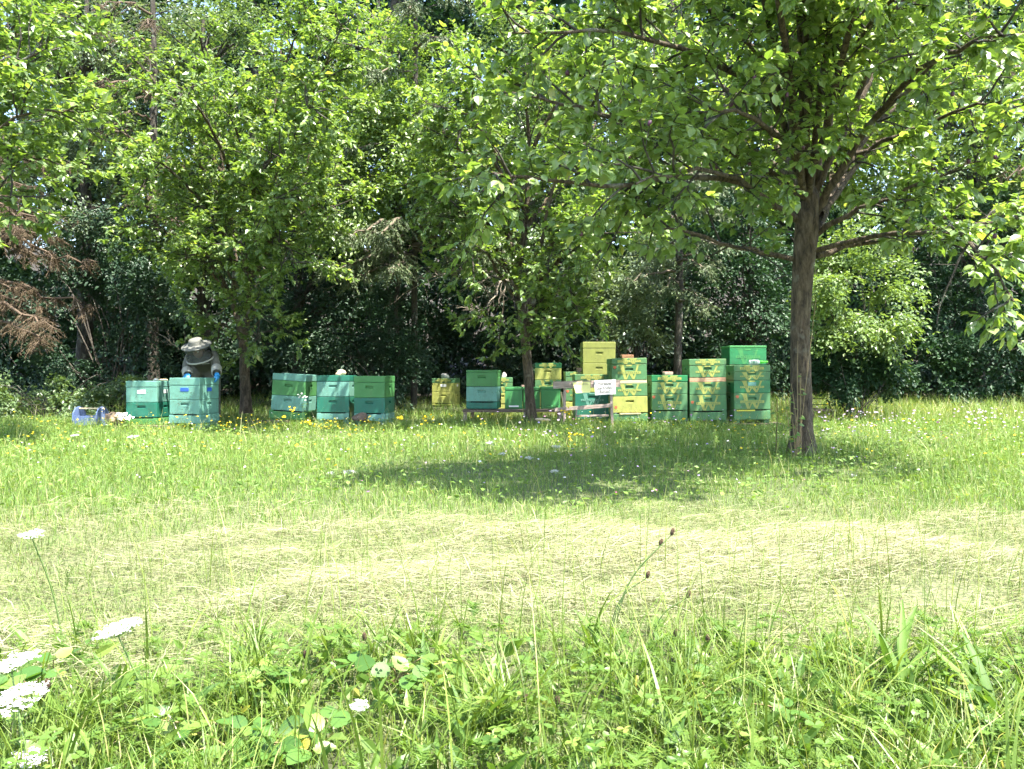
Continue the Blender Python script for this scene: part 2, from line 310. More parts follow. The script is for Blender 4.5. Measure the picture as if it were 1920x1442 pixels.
def build_grass():
    rng = np.random.default_rng(11)
    # meadow behind the mown strip
    parts = []
    for n, d0, d1, pw, hs, w0, seg in ((78000, 3.6, 7.6, .9, .13, .0044, 2), (66000, 7.0, 12.5, .8, .19, .007, 2), (46000, 12., 19., .8, .24, .011, 1)):
        x, y = scatter(n, d0, d1, rng, pw)
        keep = rng.random(n) > hay_weight(x, y)*.96
        tall = .75+.55*np.clip(nz(x, y, .55, 1.), -.6, 1)+.35*np.clip(nz(x, y, 2.2, 4.), 0, 1)
        trod = np.clip(np.abs(y-9.9-.25*np.sin(x))/.55, .65, 1)
        x, y, tall, trod = x[keep], y[keep], tall[keep], trod[keep]
        hgt = hs*tall*trod*rng.uniform(.5, 1.25, len(x))
        pos = np.stack([x, y, gh(x, y)-.01], -1)
        pt = np.clip(rng.normal(.42, .2, len(x))+.12*nz(x, y, 1.2, 3.), 0, 1)
        pt = np.where(rng.random(len(x)) < .10, rng.uniform(.82, 1, len(x)), pt)
        parts.append(blades(pos, hgt, w0*rng.uniform(.6, 1.3, len(x)), rng.uniform(.1, .75, len(x)), rng, seg, pt))
    # low broad herbs among the meadow grass
    n = 20000; x, y = scatter(n, 4.2, 12.5, rng, .85); keep = rng.random(n) > hay_weight(x, y); x, y = x[keep], y[keep]; n = len(x)
    z = gh(x, y)+rng.uniform(.02, .13, n); a = rng.uniform(0, 6.28, n)
    ax = np.stack([np.cos(a), np.sin(a), rng.uniform(-.2, .7, n)], -1); nr = rng.normal(0, .4, (n, 3)); nr[:, 2] += 1
    parts.append(leaf_batch(np.stack([x, y, z], -1), ax, nr, rng.uniform(.02, .05, n), rng.uniform(.6, 1.1, n), TPL_FAR, np.clip(rng.normal(.4, .2, n), 0, .8)))
    # pale seed stalks
    n = 1500; x, y = scatter(n, 4.9, 17, rng, .8); pos = np.stack([x, y, gh(x, y)], -1)
    parts.append(blades(pos, rng.uniform(.22, .42, n), rng.uniform(.0025, .005, n), rng.uniform(.1, .6, n), rng, 3, rng.uniform(.8, 1, n)))
    V, T, t = joinVT(parts)
    tag(link('meadow_grass', mesh_np('meadow_grass', V, T, t), M['grass']), 'green meadow grass between the mown strip and the beehives', 'grass', kind='stuff')
    # tall rough grass along the forest edge
    parts = []
    n = 11000; x = rng.uniform(-9.5, 11.5, n); y = 13.4+rng.random(n)*2.6+.5*np.sin(x*.7); pos = np.stack([x, y, gh(x, y)], -1)
    wt = np.where((x > 3.2) | (x < -6), 1., .4)
    parts.append(blades(pos, wt*rng.uniform(.18, .55, n), rng.uniform(.006, .012, n), rng.uniform(.15, .9, n), rng, 2, np.clip(rng.normal(.6, .3, n), 0, 1)))
    n = 5200; x = rng.uniform(3.3, 11, n); y = rng.uniform(11.8, 14.5, n); pos = np.stack([x, y, gh(x, y)], -1)
    parts.append(blades(pos, rng.uniform(.2, .48, n), rng.uniform(.004, .009, n), rng.uniform(.15, .8, n), rng, 2, np.clip(rng.normal(.7, .25, n), 0, 1)))
    # tufts round the feet of the hives
    n = 6500; x = rng.uniform(-5.4, 4.4, n); y = 11.05+rng.normal(0, .22, n); pos = np.stack([x, y, gh(x, y)], -1)
    parts.append(blades(pos, rng.uniform(.06, .2, n)*(.6+.6*np.clip(nz(x, y*.2, 2.1), 0, 1)), rng.uniform(.004, .008, n), rng.uniform(.15, .9, n), rng, 2, np.clip(rng.normal(.5, .28, n), 0, 1)))
    V, T, t = joinVT(parts)
    tag(link('rough_grass', mesh_np('rough_grass', V, T, t), M['grass']), 'taller rough grass along the forest edge and around the hives', 'grass', kind='stuff')
    # mown strip: straws lying criss-cross, over short stubble
    parts = []
    n = 185000; x, y = scatter(n, 1.75, 5.2, rng, 1.15, 1.1); keep = rng.random(n) < hay_weight(x, y); x, y = x[keep], y[keep]; n = len(x)
    sw = rng.uniform(0, 6.283, n)          # swathe direction
    L = rng.gamma(3., .022, n)+.015; wd = rng.uniform(.0009, .0021, n)
    row = np.clip(.5+1.3*nz(x*.35, y, 1.7, 1.)+.55*nz(x, y, 2.7, 4.), 0, 1)
    keep = rng.random(n) < .42+.58*row; x, y, sw, L, wd, row = (q[keep] for q in (x, y, sw, L, wd, row)); n = len(x)
    sw = np.where(rng.random(n) < .45, .35*np.sin(x*1.1+y*2.)+rng.normal(0, .35, n), sw)
    heap = .006+.075*row**2
    z = gh(x, y)+rng.random(n)*heap+.012
    ax = np.stack([np.cos(sw), np.sin(sw)*.9, rng.normal(.03, .13, n)], -1); nr = rng.normal(0, .35, (n, 3)); nr[:, 2] += 1
    tv = np.array([[0, -.5, 0], [0, .5, 0], [.5, -.5, .07], [.5, .5, .07], [1, 0, -.02]]); tt = np.array([[0, 1, 3], [0, 3, 2], [2, 3, 4]])
    tint = np.clip(rng.normal(.38, .18, n)+.36*row+.16*nz(x, y, 3.3, 7.), 0, .98); tint = np.where(rng.random(n) < .04, 1., tint)
    parts.append(leaf_batch(np.stack([x, y, z], -1), ax, nr, L, wd/L, (tv, tt), tint))
    n = 95000; x, y = scatter(n, 1.8, 5.4, rng, 1.1, 1.1); keep = rng.random(n) < hay_weight(x, y)*(1-.75*np.clip(.5+.9*nz(x*.35, y, 1.5, 1.), 0, 1)); x, y = x[keep], y[keep]; n = len(x)
    parts.append(blades(np.stack([x, y, gh(x, y)], -1), rng.uniform(.025, .085, n), rng.uniform(.002, .004, n), rng.uniform(.2, 1.1, n), rng, 2, np.clip(rng.normal(.22, .2, n), 0, 1)))
    V, T, t = joinVT(parts)
    tag(link('mown_hay', mesh_np('mown_hay', V, T, t), M['hay']), 'pale strip of mown grass lying as hay across the meadow', 'hay', kind='stuff')
    # lush unmown edge in front of the camera
    parts = []
    n = 52000; x, y = scatter(n, .95, 2.6, rng, .9, .95, .72); keep = rng.random(n) > hay_weight(x, y); x, y = x[keep], y[keep]; n = len(x)
    clump = np.clip(.75+.6*nz(x, y, 2.6, 2.), .35, 1.5)
    hh = rng.gamma(4., .024, n)*clump*np.clip((2.2-y)/.6, .25, 1); hh = np.minimum(hh, .26)
    tint = np.clip(rng.normal(.42, .2, n), 0, .9); tint = np.where(rng.random(n) < .07, rng.uniform(.92, 1, n), tint)
    parts.append(blades(np.stack([x, y, gh(x, y)], -1), hh, rng.uniform(.0016, .0046, n), rng.uniform(.1, 1.1, n), rng, 3, tint))
    tx, ty = scatter(80, 1.1, 2.1, rng, .9, .8, .7); n = 80*42; k = np.repeat(np.arange(80), 42); x = tx[k]+rng.normal(0, .022, n); y = ty[k]+rng.normal(0, .022, n); sc_ = rng.uniform(.55, 1.1, 80)[k]   # tussocks of longer blades
    parts.append(blades(np.stack([x, y, gh(x, y)], -1), sc_*rng.uniform(.10, .25, n), rng.uniform(.002, .0052, n), rng.uniform(.25, 1.2, n), rng, 5, np.clip(rng.normal(.45, .22, n)+.15*(rng.random(80)[k]-.5), 0, .97)))
    n = 240; x, y = scatter(n, 1.25, 2.2, rng, .8, .3, .7); x = np.where(rng.random(n) < .4, np.abs(x), x)   # a few broad upright blades, more at the right
    parts.append(blades(np.stack([x, y, gh(x, y)], -1), rng.uniform(.14, .30, n), rng.uniform(.004, .008, n), rng.uniform(.15, .9, n), rng, 6, np.clip(rng.normal(.5, .2, n), 0, .9)))
    n = 420; x, y = scatter(n, 1.3, 3.0, rng, .8, .3, .7); x = np.where(rng.random(n) < .4, np.abs(x), x)
    parts.append(blades(np.stack([x, y, gh(x, y)], -1), rng.uniform(.25, .46, n), rng.uniform(.0016, .003, n), rng.uniform(.1, .5, n), rng, 6, rng.uniform(.3, 1, n)))
    V, T, t = joinVT(parts)
    tag(link('foreground_grass', mesh_np('foreground_grass', V, T, t), M['lush']), 'lush uncut grass blades along the near edge of the mown strip', 'grass', kind='stuff')
    # clover and small herb leaves
    n = 4600; x, y = scatter(n, 1.0, 2.3, rng, .9, .9, .72); keep = (rng.random(n) > hay_weight(x, y)) & (nz(x, y, 2.2, 9.) > -.05); x, y = x[keep], y[keep]; n = len(x)
    z = gh(x, y)+rng.uniform(.015, .13, n)*np.clip((2.8-y)/.9, .3, 1); a0 = rng.uniform(0, 6.28, n); parts = []
    tl = np.array([[0, 0, 0], [.35, .30, .05], [.8, .42, .02], [1, .1, .0], [1, -.1, 0], [.8, -.42, .02], [.35, -.30, .05], [.5, 0, -.03]]); tt = np.array([[0, 7, 1], [1, 7, 2], [2, 7, 3], [3, 7, 4], [4, 7, 5], [5, 7, 6], [6, 7, 0]])
    sz = rng.uniform(.008, .019, n); tn = np.clip(rng.normal(.45, .22, n), 0, 1); tilt = rng.normal(0, .3, (n, 3)); tilt[:, 2] += 1
    for k in range(3):
        a = a0+k*2.094; ax = np.stack([np.cos(a), np.sin(a), rng.normal(.1, .15, n)], -1)
        parts.append(leaf_batch(np.stack([x, y, z], -1), ax, tilt, sz, 1.0, (tl, tt), tn))
    n = 1900; x, y = scatter(n, 1.0, 2.1, rng, .9, .9, .72)   # lance-shaped leaves
    keep = rng.random(n) > hay_weight(x, y); x, y = x[keep], y[keep]; n = len(x)
    a = rng.uniform(0, 6.28, n); ax = np.stack([np.cos(a), np.sin(a), rng.uniform(.3, 1.6, n)], -1); nr = rng.normal(0, .5, (n, 3)); nr[:, 2] += .8
    parts.append(leaf_batch(np.stack([x, y, gh(x, y)+rng.uniform(0, .06, n)], -1), ax, nr, rng.uniform(.03, .085, n), rng.uniform(.4, .8, n), TPL_NEAR, np.clip(rng.normal(.4, .25, n), 0, 1)))
    V, T, t = joinVT(parts)
    tag(link('clover_leaves', mesh_np('clover_leaves', V, T, t), M['clover']), 'clover and small herb leaves filling the near edge of the meadow', 'ground cover', kind='stuff')
    # feathery yarrow fronds
    parts = []
    nf = 760; fx, fy = scatter(nf, 1.05, 2.25, rng, .9, .3, .7); fx = np.where(rng.random(nf) < .45, np.abs(fx)*.95+.05, fx)
    for x, y in zip(fx, fy):
        L = rng.uniform(.06, .14); a = rng.uniform(0, 6.28); el_ = rng.uniform(.2, 1.1); m = 22
        t = np.linspace(.12, 1, m); d = np.array([math.cos(a)*math.cos(el_), math.sin(a)*math.cos(el_), math.sin(el_)])
        c = np.array([x, y, G(x, y)+rng.uniform(0, .06)])+d*(t*L)[:, None]; c[:, 2] -= .5*L*t*t
        sd = np.array([-math.sin(a), math.cos(a), 0]); wl_ = .22*L*np.sin(np.pi*np.clip(t*.93+.05, 0, 1))+.003
        for s in (-1, 1):
            for j in range(2):
                ax = s*sd*(.9)+d*rng.uniform(.1, .7, m)[:, None]+rng.normal(0, .3, (m, 3))
                parts.append(leaf_batch(c, ax, np.tile([0, 0, 1.], (m, 1))+rng.normal(0, .3, (m, 3)), wl_*rng.uniform(.6, 1.1, m), 1.3, TPL_NEEDLE, np.full(m, np.clip(rng.normal(.45, .15), 0, .9))))
    V, T, t = joinVT(parts)
    tag(link('yarrow_fronds', mesh_np('yarrow_fronds', V, T, t), M['clover']), 'feathery green yarrow fronds low in the foreground', 'ground cover', kind='stuff')
build_grass()
# ================================================================ FOREST
def lobes_sprays(lobes, n, m, L, leaf, rng, droop=.35, inner=.25, width=1.0, flat=.5):
    """Leaf sprays spread through ellipsoid lobes (centre, radii); returns V,T,tint and spray starts."""
    vol = np.array([np.prod(r)**(2/3) for c, r in lobes]); cnt = np.maximum(1, (n*vol/vol.sum()).astype(int))
    base, dirs = [], []
    for (c, r), k in zip(lobes, cnt):
        nc = max(2, k//9); cu = nrmz(rng.normal(0, 1, (nc, 3)))[rng.integers(0, nc, k)]      # sprays gather into clumps
        u = nrmz(cu+rng.normal(0, .20, (k, 3))); rad = np.where(rng.random(k) < inner, rng.uniform(.25, .8, k), rng.uniform(.80, 1.10, k))
        lump = 1+.16*np.sin(u[:, 0]*5+c[0])*np.sin(u[:, 2]*6+c[2])*np.sin(u[:, 1]*5)
        base.append(np.asarray(c)+u*np.asarray(r)*(rad*lump)[:, None]); d = u.copy(); dirs.append(d)
    base = np.concatenate(base); dirs = np.concatenate(dirs); k = len(base)
    dirs = nrmz(dirs*np.array([1, 1, .55])+rng.normal(0, .35, (k, 3)))
    up = np.array([0, 0, 1.])
    side = nrmz(np.cross(dirs, up)+1e-4); nn = nrmz(np.cross(side, dirs))
    roll = rng.normal(0, .45, (k, 1)); side, nn = side*np.cos(roll)+nn*np.sin(roll), nn*np.cos(roll)-side*np.sin(roll)
    Ls = L*rng.uniform(.6, 1.3, k)
    t = np.sort(rng.random((k, m)), 1); s = rng.uniform(-1, 1, (k, m))*(.5-.35*t)
    pos = base[:, None]+dirs[:, None]*((t-.5)*Ls[:, None])[..., None]+side[:, None]*(s*Ls[:, None]*flat*1.6)[..., None]+nn[:, None]*(rng.normal(0, .06, (k, m))*Ls[:, None])[..., None]
    pos[..., 2] -= droop*Ls[:, None]*t*t
    ax = dirs[:, None]*rng.uniform(.3, 1., (k, m))[..., None]+side[:, None]*np.sign(s)[..., None]*rng.uniform(.2, 1, (k, m))[..., None]+rng.normal(0, .3, (k, m, 3)); ax[..., 2] -= .35
    nr = nn[:, None]*1.+up*.35+rng.normal(0, .38, (k, m, 3))
    N = k*m
    tint = np.clip((rng.random(k)[:, None]*.5+rng.random((k, m))*.5), 0, 1).ravel()
    return leaf_batch(pos.reshape(N, 3), ax.reshape(N, 3), nr.reshape(N, 3), leaf*rng.uniform(.65, 1.25, N), width, TPL_FAR, tint), base

def broadleaf(name, label, cat, px, d, r, lobes, mat, n, leaf=.085, m=38, L=.75, seed=0, group=None, trunk=True, droop=.35, bk='dark_bark', lean=0.0, inner=.25, width=1.0):
    rng = np.random.default_rng(seed)
    x = PX(px, d); b = np.array([x, d, G(x, d)])
    lob = [(np.array(P(a, b_, c)), np.array(rr)) for a, b_, c, rr in lobes]
    root = empty(name, b, label, cat, group)
    (V, T, t), sp = lobes_sprays(lob, n, m, L, leaf, rng, droop, inner, width)
    tag(link('crown' if trunk else 'foliage', mesh_np('crown', V-b, T, t), M[mat], root), kind='stuff')
    tubes = []
    top = max(c[2]+.5*r_[2] for c, r_ in lob)
    if trunk:
        pts = smooth_path([b-[0, 0, .15], b+[lean*.3, 0, top*.35], b+[lean, 0, top*.7], b+[lean*1.2, .1, top]], 12, .03, rng)
        tv, tt = tube_arrays([(pts, np.linspace(r, r*.25, 12)*(1+.5*np.exp(-np.arange(12)*1.2)), 10)])
        link('trunk', mesh_np('trunk', tv-b, tt, smooth=True), M[bk], root)
    idx = rng.choice(len(sp), min(len(sp), 70 if trunk else 16), replace=False)
    for i in idx:
        e = sp[i]
        if trunk:
            z0 = np.clip(e[2]-.5*np.linalg.norm(e[:2]-b[:2])-rng.uniform(0, .5), b[2]+.25*top, b[2]+top*.9); f = (z0-b[2])/top; s = b+[lean*f, 0, z0-b[2]]
        else:
            s = b+[rng.normal(0, .06), rng.normal(0, .05), -.03]; e = s+(e-s)*.85
        mid = (s+e)/2+np.array([0, 0, .18*np.linalg.norm(e-s)*(.6 if trunk else 1)])+rng.normal(0, .1, 3)
        rr = r*.22 if trunk else r*.6
        tubes.append((smooth_path([s, mid, e], 7, .02, rng), np.linspace(rr, .005, 7), 5))
    tv, tt = tube_arrays(tubes); tag(link('branches' if trunk else 'stems', mesh_np('branches', tv-b, tt, smooth=True), M[bk], root), kind='stuff')
    return root

def spruce(name, label, px, d, top, r, specs, mat, seed, group=None, dead=False, twig='twig', density=1.0):
    """specs: list of (height, azimuth deg, length) boughs; azimuth 0 = +x, -90 = towards the camera."""
    rng = np.random.default_rng(seed); x = PX(px, d); b = np.array([x, d, G(x, d)])
    root = empty(name, b, label, 'tree', group)
    pts = smooth_path([b-[0, 0, .1], b+[.05, 0, top*.5], b+[0, 0, top]], 14, .015, rng)
    tv, tt = tube_arrays([(pts, np.linspace(r, .03, 14), 10)]); link('trunk', mesh_np('trunk', tv-b, tt, smooth=True), M['dark_bark'], root)
    tubes, parts = [], []
    for h, az_, L in specs:
        a = R(az_); o = np.array([math.cos(a), math.sin(a), 0]); s = b+[0, 0, h]
        bough = smooth_path([s, s+o*L*.4+[0, 0, -.02*L], s+o*L*.75+[0, 0, -.16*L], s+o*L+[0, 0, -.22*L+.04]], 12, (.05 if dead else .025), rng)
        tubes.append((bough, np.linspace(.028*L/1.8+.008, .004, 12), 5))
        sdv = np.array([-o[1], o[0], 0]); nb = int(L*26*density)
        for k in range(nb):
            f = rng.uniform(.22, 1)**.8; p = bough[int(f*11)]+rng.normal(0, .02, 3)
            bl = rng.uniform(.18, .48)*(1.15-.6*f)*min(1, L/1.4)*(1.25 if dead else 1); sg = rng.choice([-1, 1])
            e = p+sdv*sg*bl*rng.uniform(.3, .95)+o*bl*rng.uniform(.1, .6)+np.array([0, 0, -bl*rng.uniform(.25, 1.1)*(1 if not dead else .8)])
            bp = np.array([p, (p+e)/2+[0, 0, .05*bl], e])
            tubes.append((bp, np.linspace(.006, .002, 3), 3))
            m = int(bl*(210 if not dead else 90)); tt_ = rng.random(m); c = bp[0]+(bp[-1]-bp[0])*tt_[:, None]+np.array([0, 0, .05*bl])*(4*tt_*(1-tt_))[:, None]
            ax = nrmz(e-p)*.9+rng.normal(0, .5, (m, 3)); ax[:, 2] -= .35
            parts.append(leaf_batch(c, ax, rng.normal(0, 1, (m, 3))+[0, 0, .6], rng.uniform(.035, .075, m)*(1 if not dead else 1.1), (1.9 if not dead else .6), TPL_NEEDLE, rng.random(m)*.6+rng.random()*.4))
    tv, tt = tube_arrays(tubes); link('boughs', mesh_np('boughs', tv-b, tt, smooth=True), M['dead_twig' if dead else twig], root)
    V, T, t = joinVT(parts); tag(link('needles', mesh_np('needles', V-b, T, t), M[mat], root), kind='stuff')
    return root

GF = 'forest trees behind the clearing'
# nearest forest row, left to right
broadleaf('forest_tree', 'ivy-grown tree with grey-green crown high in the upper left', 'tree', 160, 16.5, .16,
          [(60, 120, 16.5, (1.6, 1.3, 1.5)), (190, 110, 16., (1.5, 1.2, 1.5)), (150, 260, 15.8, (1.5, 1.1, .9)), (30, 300, 16, (1.4, 1.1, 1.)), (280, 60, 17, (1.3, 1.2, 1.2)), (110, 380, 15.6, (1.3, .9, .7))], 'grey_leaf', 820, .075, seed=21, group=GF)
broadleaf('shrub', 'tall dark glossy bush behind the blue tote at the left', 'bush', 215, 14.6, .03,
          [(110, 520, 15.2, (1.2, .8, 1.1)), (215, 500, 15., (1.0, .8, 1.1)), (285, 600, 14.4, (.75, .6, 1.0)), (200, 660, 14.6, (1.1, .7, .8)), (90, 690, 14.8, (1.1, .6, .8))], 'ivy_leaf', 520, .07, m=40, L=.6, seed=22, group='bushes along the forest edge', trunk=False, inner=.3)
broadleaf('shrub', 'low leafy bramble thicket at the far left edge of the meadow', 'bush', 90, 12.9, .012,
          [(40, 735, 12.9, (.8, .4, .35)), (150, 745, 12.7, (.6, .35, .28)), (220, 735, 12.9, (.55, .3, .32)), (-60, 730, 12.7, (.7, .4, .4))], 'wood_leaf', 210, .06, m=30, L=.4, seed=23, group='bushes along the forest edge', trunk=False)
broadleaf('forest_tree', 'dark ivy-covered tree between the beekeeper and the three middle hives', 'tree', 560, 15.8, .14,
          [(520, 600, 15.6, (1.1, .8, 1.2)), (600, 480, 15.6, (1.2, .9, 1.3)), (640, 640, 15.2, (1.1, .7, 1.0)), (560, 330, 16.5, (1.4, 1., 1.6))], 'ivy_leaf', 560, .07, seed=24, group=GF)
broadleaf('shrub', 'dark leafy bush behind the three middle hives', 'bush', 720, 14.2, .02,
          [(690, 650, 14.4, (.85, .55, .95)), (735, 690, 14.2, (.5, .4, .6)), (620, 700, 14.6, (.8, .5, .7))], 'ivy_leaf', 330, .06, m=36, L=.5, seed=25, group='bushes along the forest edge', trunk=False)
broadleaf('forest_tree', 'bright green leafy tree between the left and middle plum trees', 'tree', 745, 15.2, .05,
          [(700, 130, 14.8, (1.1, .9, 1.1)), (660, 300, 14.4, (1.0, .8, 1.1)), (770, 260, 14.6, (1.0, .9, 1.2)), (720, 400, 14.4, (.8, .6, .6)), (640, 190, 15.2, (1.0, .8, 1.)), (820, 340, 14.6, (.8, .7, .8)), (640, 400, 14.4, (.7, .5, .6)), (840, 440, 14.4, (.7, .5, .5))], 'plum_leaf_far', 860, .075, seed=26, group=GF)
broadleaf('shrub', 'glossy grey-green bush behind the tall olive hive', 'bush', 1190, 14.6, .03,
          [(1170, 520, 14.8, (.9, .6, 1.1)), (1210, 600, 14.3, (.55, .45, .8)), (1130, 600, 15., (.7, .6, 1.)), (1250, 500, 15.3, (.9, .6, 1.))], 'grey_leaf', 380, .07, m=38, L=.55, seed=27, group='bushes along the forest edge', trunk=False)
broadleaf('forest_tree', 'dark leafy tree behind the two rightmost hives', 'tree', 1405, 15.6, .08,
          [(1390, 530, 15.2, (1.1, .8, 1.1)), (1430, 620, 15.0, (.8, .6, .9)), (1340, 470, 15.8, (1.0, .8, 1.1)), (1400, 360, 16.2, (1.4, 1.0, 1.4))], 'dark_leaf', 520, .075, seed=28, group=GF)
broadleaf('shrub', 'dark thicket in the hollow between the spruce and the middle plum', 'bush', 860, 18.4, .03,
          [(800, 600, 18.3, (1.4, .8, 1.3)), (900, 580, 18.5, (1.4, .8, 1.4)), (1000, 600, 18.3, (1.4, .8, 1.4)), (860, 690, 18.2, (1.6, .7, .8)), (1090, 640, 18.3, (1.3, .8, 1.3))], 'ivy_leaf', 560, .10, m=40, L=.7, seed=35, group='bushes along the forest edge', trunk=False)
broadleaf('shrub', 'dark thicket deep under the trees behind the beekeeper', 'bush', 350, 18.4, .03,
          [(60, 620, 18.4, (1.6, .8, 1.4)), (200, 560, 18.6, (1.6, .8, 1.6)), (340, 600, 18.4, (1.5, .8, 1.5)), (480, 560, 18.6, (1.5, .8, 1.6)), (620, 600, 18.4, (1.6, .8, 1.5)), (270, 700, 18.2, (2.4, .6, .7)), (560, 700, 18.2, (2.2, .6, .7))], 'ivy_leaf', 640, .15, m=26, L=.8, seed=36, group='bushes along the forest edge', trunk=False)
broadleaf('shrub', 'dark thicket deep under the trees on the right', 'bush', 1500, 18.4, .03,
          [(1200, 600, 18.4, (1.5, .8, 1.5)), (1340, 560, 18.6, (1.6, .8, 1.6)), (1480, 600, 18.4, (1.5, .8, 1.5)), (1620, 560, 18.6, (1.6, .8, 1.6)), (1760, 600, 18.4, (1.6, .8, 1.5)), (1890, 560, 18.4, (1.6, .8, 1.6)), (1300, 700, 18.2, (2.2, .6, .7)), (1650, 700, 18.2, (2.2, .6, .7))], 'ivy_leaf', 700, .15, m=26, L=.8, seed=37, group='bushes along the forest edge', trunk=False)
broadleaf('shrub', 'sunlit light green hazel bush just right of the big trunk', 'bush', 1610, 12.9, .012,
          [(1590, 520, 12.4, (.62, .5, .5)), (1630, 590, 12.3, (.55, .5, .45)), (1560, 610, 12.5, (.5, .4, .45)), (1660, 520, 12.8, (.5, .45, .45)), (1600, 450, 12.9, (.6, .5, .5))], 'hazel_leaf', 300, .07, m=30, L=.45, seed=29, group='bushes along the forest edge', trunk=False, droop=.5)
broadleaf('shrub', 'wide dark bush along the right edge of the clearing', 'bush', 1790, 15.4, .03,
          [(1700, 600, 15.2, (1.1, .7, 1.1)), (1810, 560, 15.6, (1.3, .8, 1.3)), (1910, 600, 15.0, (1.2, .8, 1.2)), (1760, 690, 14.9, (1.1, .6, .6)), (1900, 700, 14.6, (1.1, .6, .6)), (2050, 620, 15, (1.3, .8, 1.2)), (1720, 460, 15.6, (1.1, .7, .9)), (1850, 430, 15.8, (1.2, .7, .8))], 'dark_leaf', 760, .08, m=38, L=.6, seed=30, group='bushes along the forest edge', trunk=False)
broadleaf('shrub', 'low leafy bush behind the wooden bench right of the big trunk', 'bush', 1600, 12.2, .012,
          [(1585, 700, 12.5, (.5, .3, .36)), (1660, 705, 12.5, (.5, .3, .33)), (1600, 660, 12.7, (.5, .3, .36))], 'dark_leaf', 260, .065, m=34, L=.45, seed=31, group='bushes along the forest edge', trunk=False)
broadleaf('forest_tree', 'leafy tree filling the upper right corner behind the big plum', 'tree', 1830, 16.8, .17,
          [(1700, 160, 16.6, (1.6, 1.2, 1.6)), (1860, 100, 16.8, (1.7, 1.2, 1.6)), (1790, 330, 16.4, (1.7, 1.2, 1.2)), (1930, 300, 16, (1.5, 1.2, 1.3)), (1650, 330, 16.8, (1.4, 1., 1.2)), (2080, 200, 16.6, (1.6, 1.2, 1.8))], 'wood_leaf', 760, .085, seed=32, group=GF)
broadleaf('forest_tree', 'leafy tree directly behind the crown of the middle plum', 'tree', 988, 16.4, .09,
          [(930, 150, 16.2, (1.5, 1.1, 1.6)), (1060, 260, 16., (1.5, 1.1, 1.5)), (1170, 160, 16.4, (1.5, 1.1, 1.6)), (1000, 420, 16., (1.4, 1., 1.))], 'wood_leaf', 640, .08, seed=33, group=GF)
broadleaf('forest_tree', 'leafy tree above and behind the left plum', 'tree', 380, 16.6, .15,
          [(400, 110, 16.4, (1.5, 1.1, 1.6)), (330, 300, 16.2, (1.4, 1., 1.4)), (480, 300, 16.4, (1.3, 1., 1.6)), (350, 450, 16., (1.2, .9, .9))], 'wood_leaf', 560, .08, seed=34, group=GF)
# second row, dark and tall
BACK = [(-120, 21, 'tall dark forest tree beyond the left edge of the picture'), (210, 21.5, 'tall dark tree deep in the forest at the upper left'),
        (480, 20.5, 'tall dark tree deep in the forest behind the beekeeper'), (740, 21.5, 'tall dark tree deep in the forest behind the dead twigs'),
        (1000, 20.5, 'tall dark tree deep in the forest behind the middle plum'), (1260, 21.5, 'tall dark tree deep in the forest behind the right spruce'),
        (1520, 20.5, 'tall dark tree deep in the forest behind the big trunk'), (1780, 21.5, 'tall dark tree deep in the forest at the upper right'),
        (2060, 20.5, 'tall dark forest tree beyond the right edge of the picture')]
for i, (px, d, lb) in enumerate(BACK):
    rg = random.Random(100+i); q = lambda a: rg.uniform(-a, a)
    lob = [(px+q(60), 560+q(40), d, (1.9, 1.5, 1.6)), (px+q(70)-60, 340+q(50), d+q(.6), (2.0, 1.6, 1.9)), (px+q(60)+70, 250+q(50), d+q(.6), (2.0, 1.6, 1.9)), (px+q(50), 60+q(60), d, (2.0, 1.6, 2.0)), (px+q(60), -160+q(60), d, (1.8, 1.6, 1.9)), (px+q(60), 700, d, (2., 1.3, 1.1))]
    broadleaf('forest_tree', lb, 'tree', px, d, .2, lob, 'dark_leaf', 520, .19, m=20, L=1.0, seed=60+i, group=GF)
# deep forest as one mass
def deep_forest():
    rng = np.random.default_rng(7); parts = []
    lob = []
    for k in range(44):
        d = rng.uniform(24.5, 28); x = -26+k*52/43+rng.normal(0, .6)
        for z in np.arange(.8, 13.5, 2.1): lob.append((np.array([x+rng.normal(0, .7), d+rng.normal(0, .8), z+rng.normal(0, .4)]), np.array([1.5, 1.2, 1.35])*rng.uniform(.8, 1.2)))
    (V, T, t), _ = lobes_sprays(lob, 8800, 13, 1.4, .40, rng)
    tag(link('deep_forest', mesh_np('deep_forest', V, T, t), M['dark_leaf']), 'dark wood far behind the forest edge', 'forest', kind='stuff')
deep_forest()

rs = random.Random(5)
def boughs(zs, azs, lens): return [(rs.uniform(*zs), rs.uniform(*azs), rs.uniform(*lens)) for _ in range(1)]
sp = []
for z in np.linspace(1.7, 4.6, 26): sp += boughs((z-.15, z+.15), (-120, 5), (1.5, 2.7))
for z in np.linspace(4.6, 9.5, 18): sp += boughs((z-.15, z+.15), (-175, -5), (1.2, 2.1))
spruce('dead_spruce', 'dead spruce with bare rusty brown boughs at the left edge', -75, 13.7, 10.5, .13, sp, 'dead_spruce', 41, dead=True, density=1.5)
sp = []
for z in np.linspace(2.6, 5.2, 12): sp += boughs((z-.1, z+.1), (-150, -20), (1.3, 2.0))
sp += [(3.1, -40, 2.2), (2.8, -130, 2.0), (3.3, -100, 2.2), (3.5, -20, 2.0), (3.6, -60, 2.2), (3.3, -120, 2.0), (3.0, -35, 2.3), (2.7, -95, 1.8), (3.9, -15, 2.0), (4.2, -160, 2.0)]
for z in np.linspace(5.4, 10, 10): sp += boughs((z-.1, z+.1), (-180, 0), (.9, 1.6))
spruce('spruce_tree', 'grey-green spruce with drooping boughs left of the middle plum', 775, 14.6, 11, .06, sp, 'spruce', 42, density=1.5)
sp = []
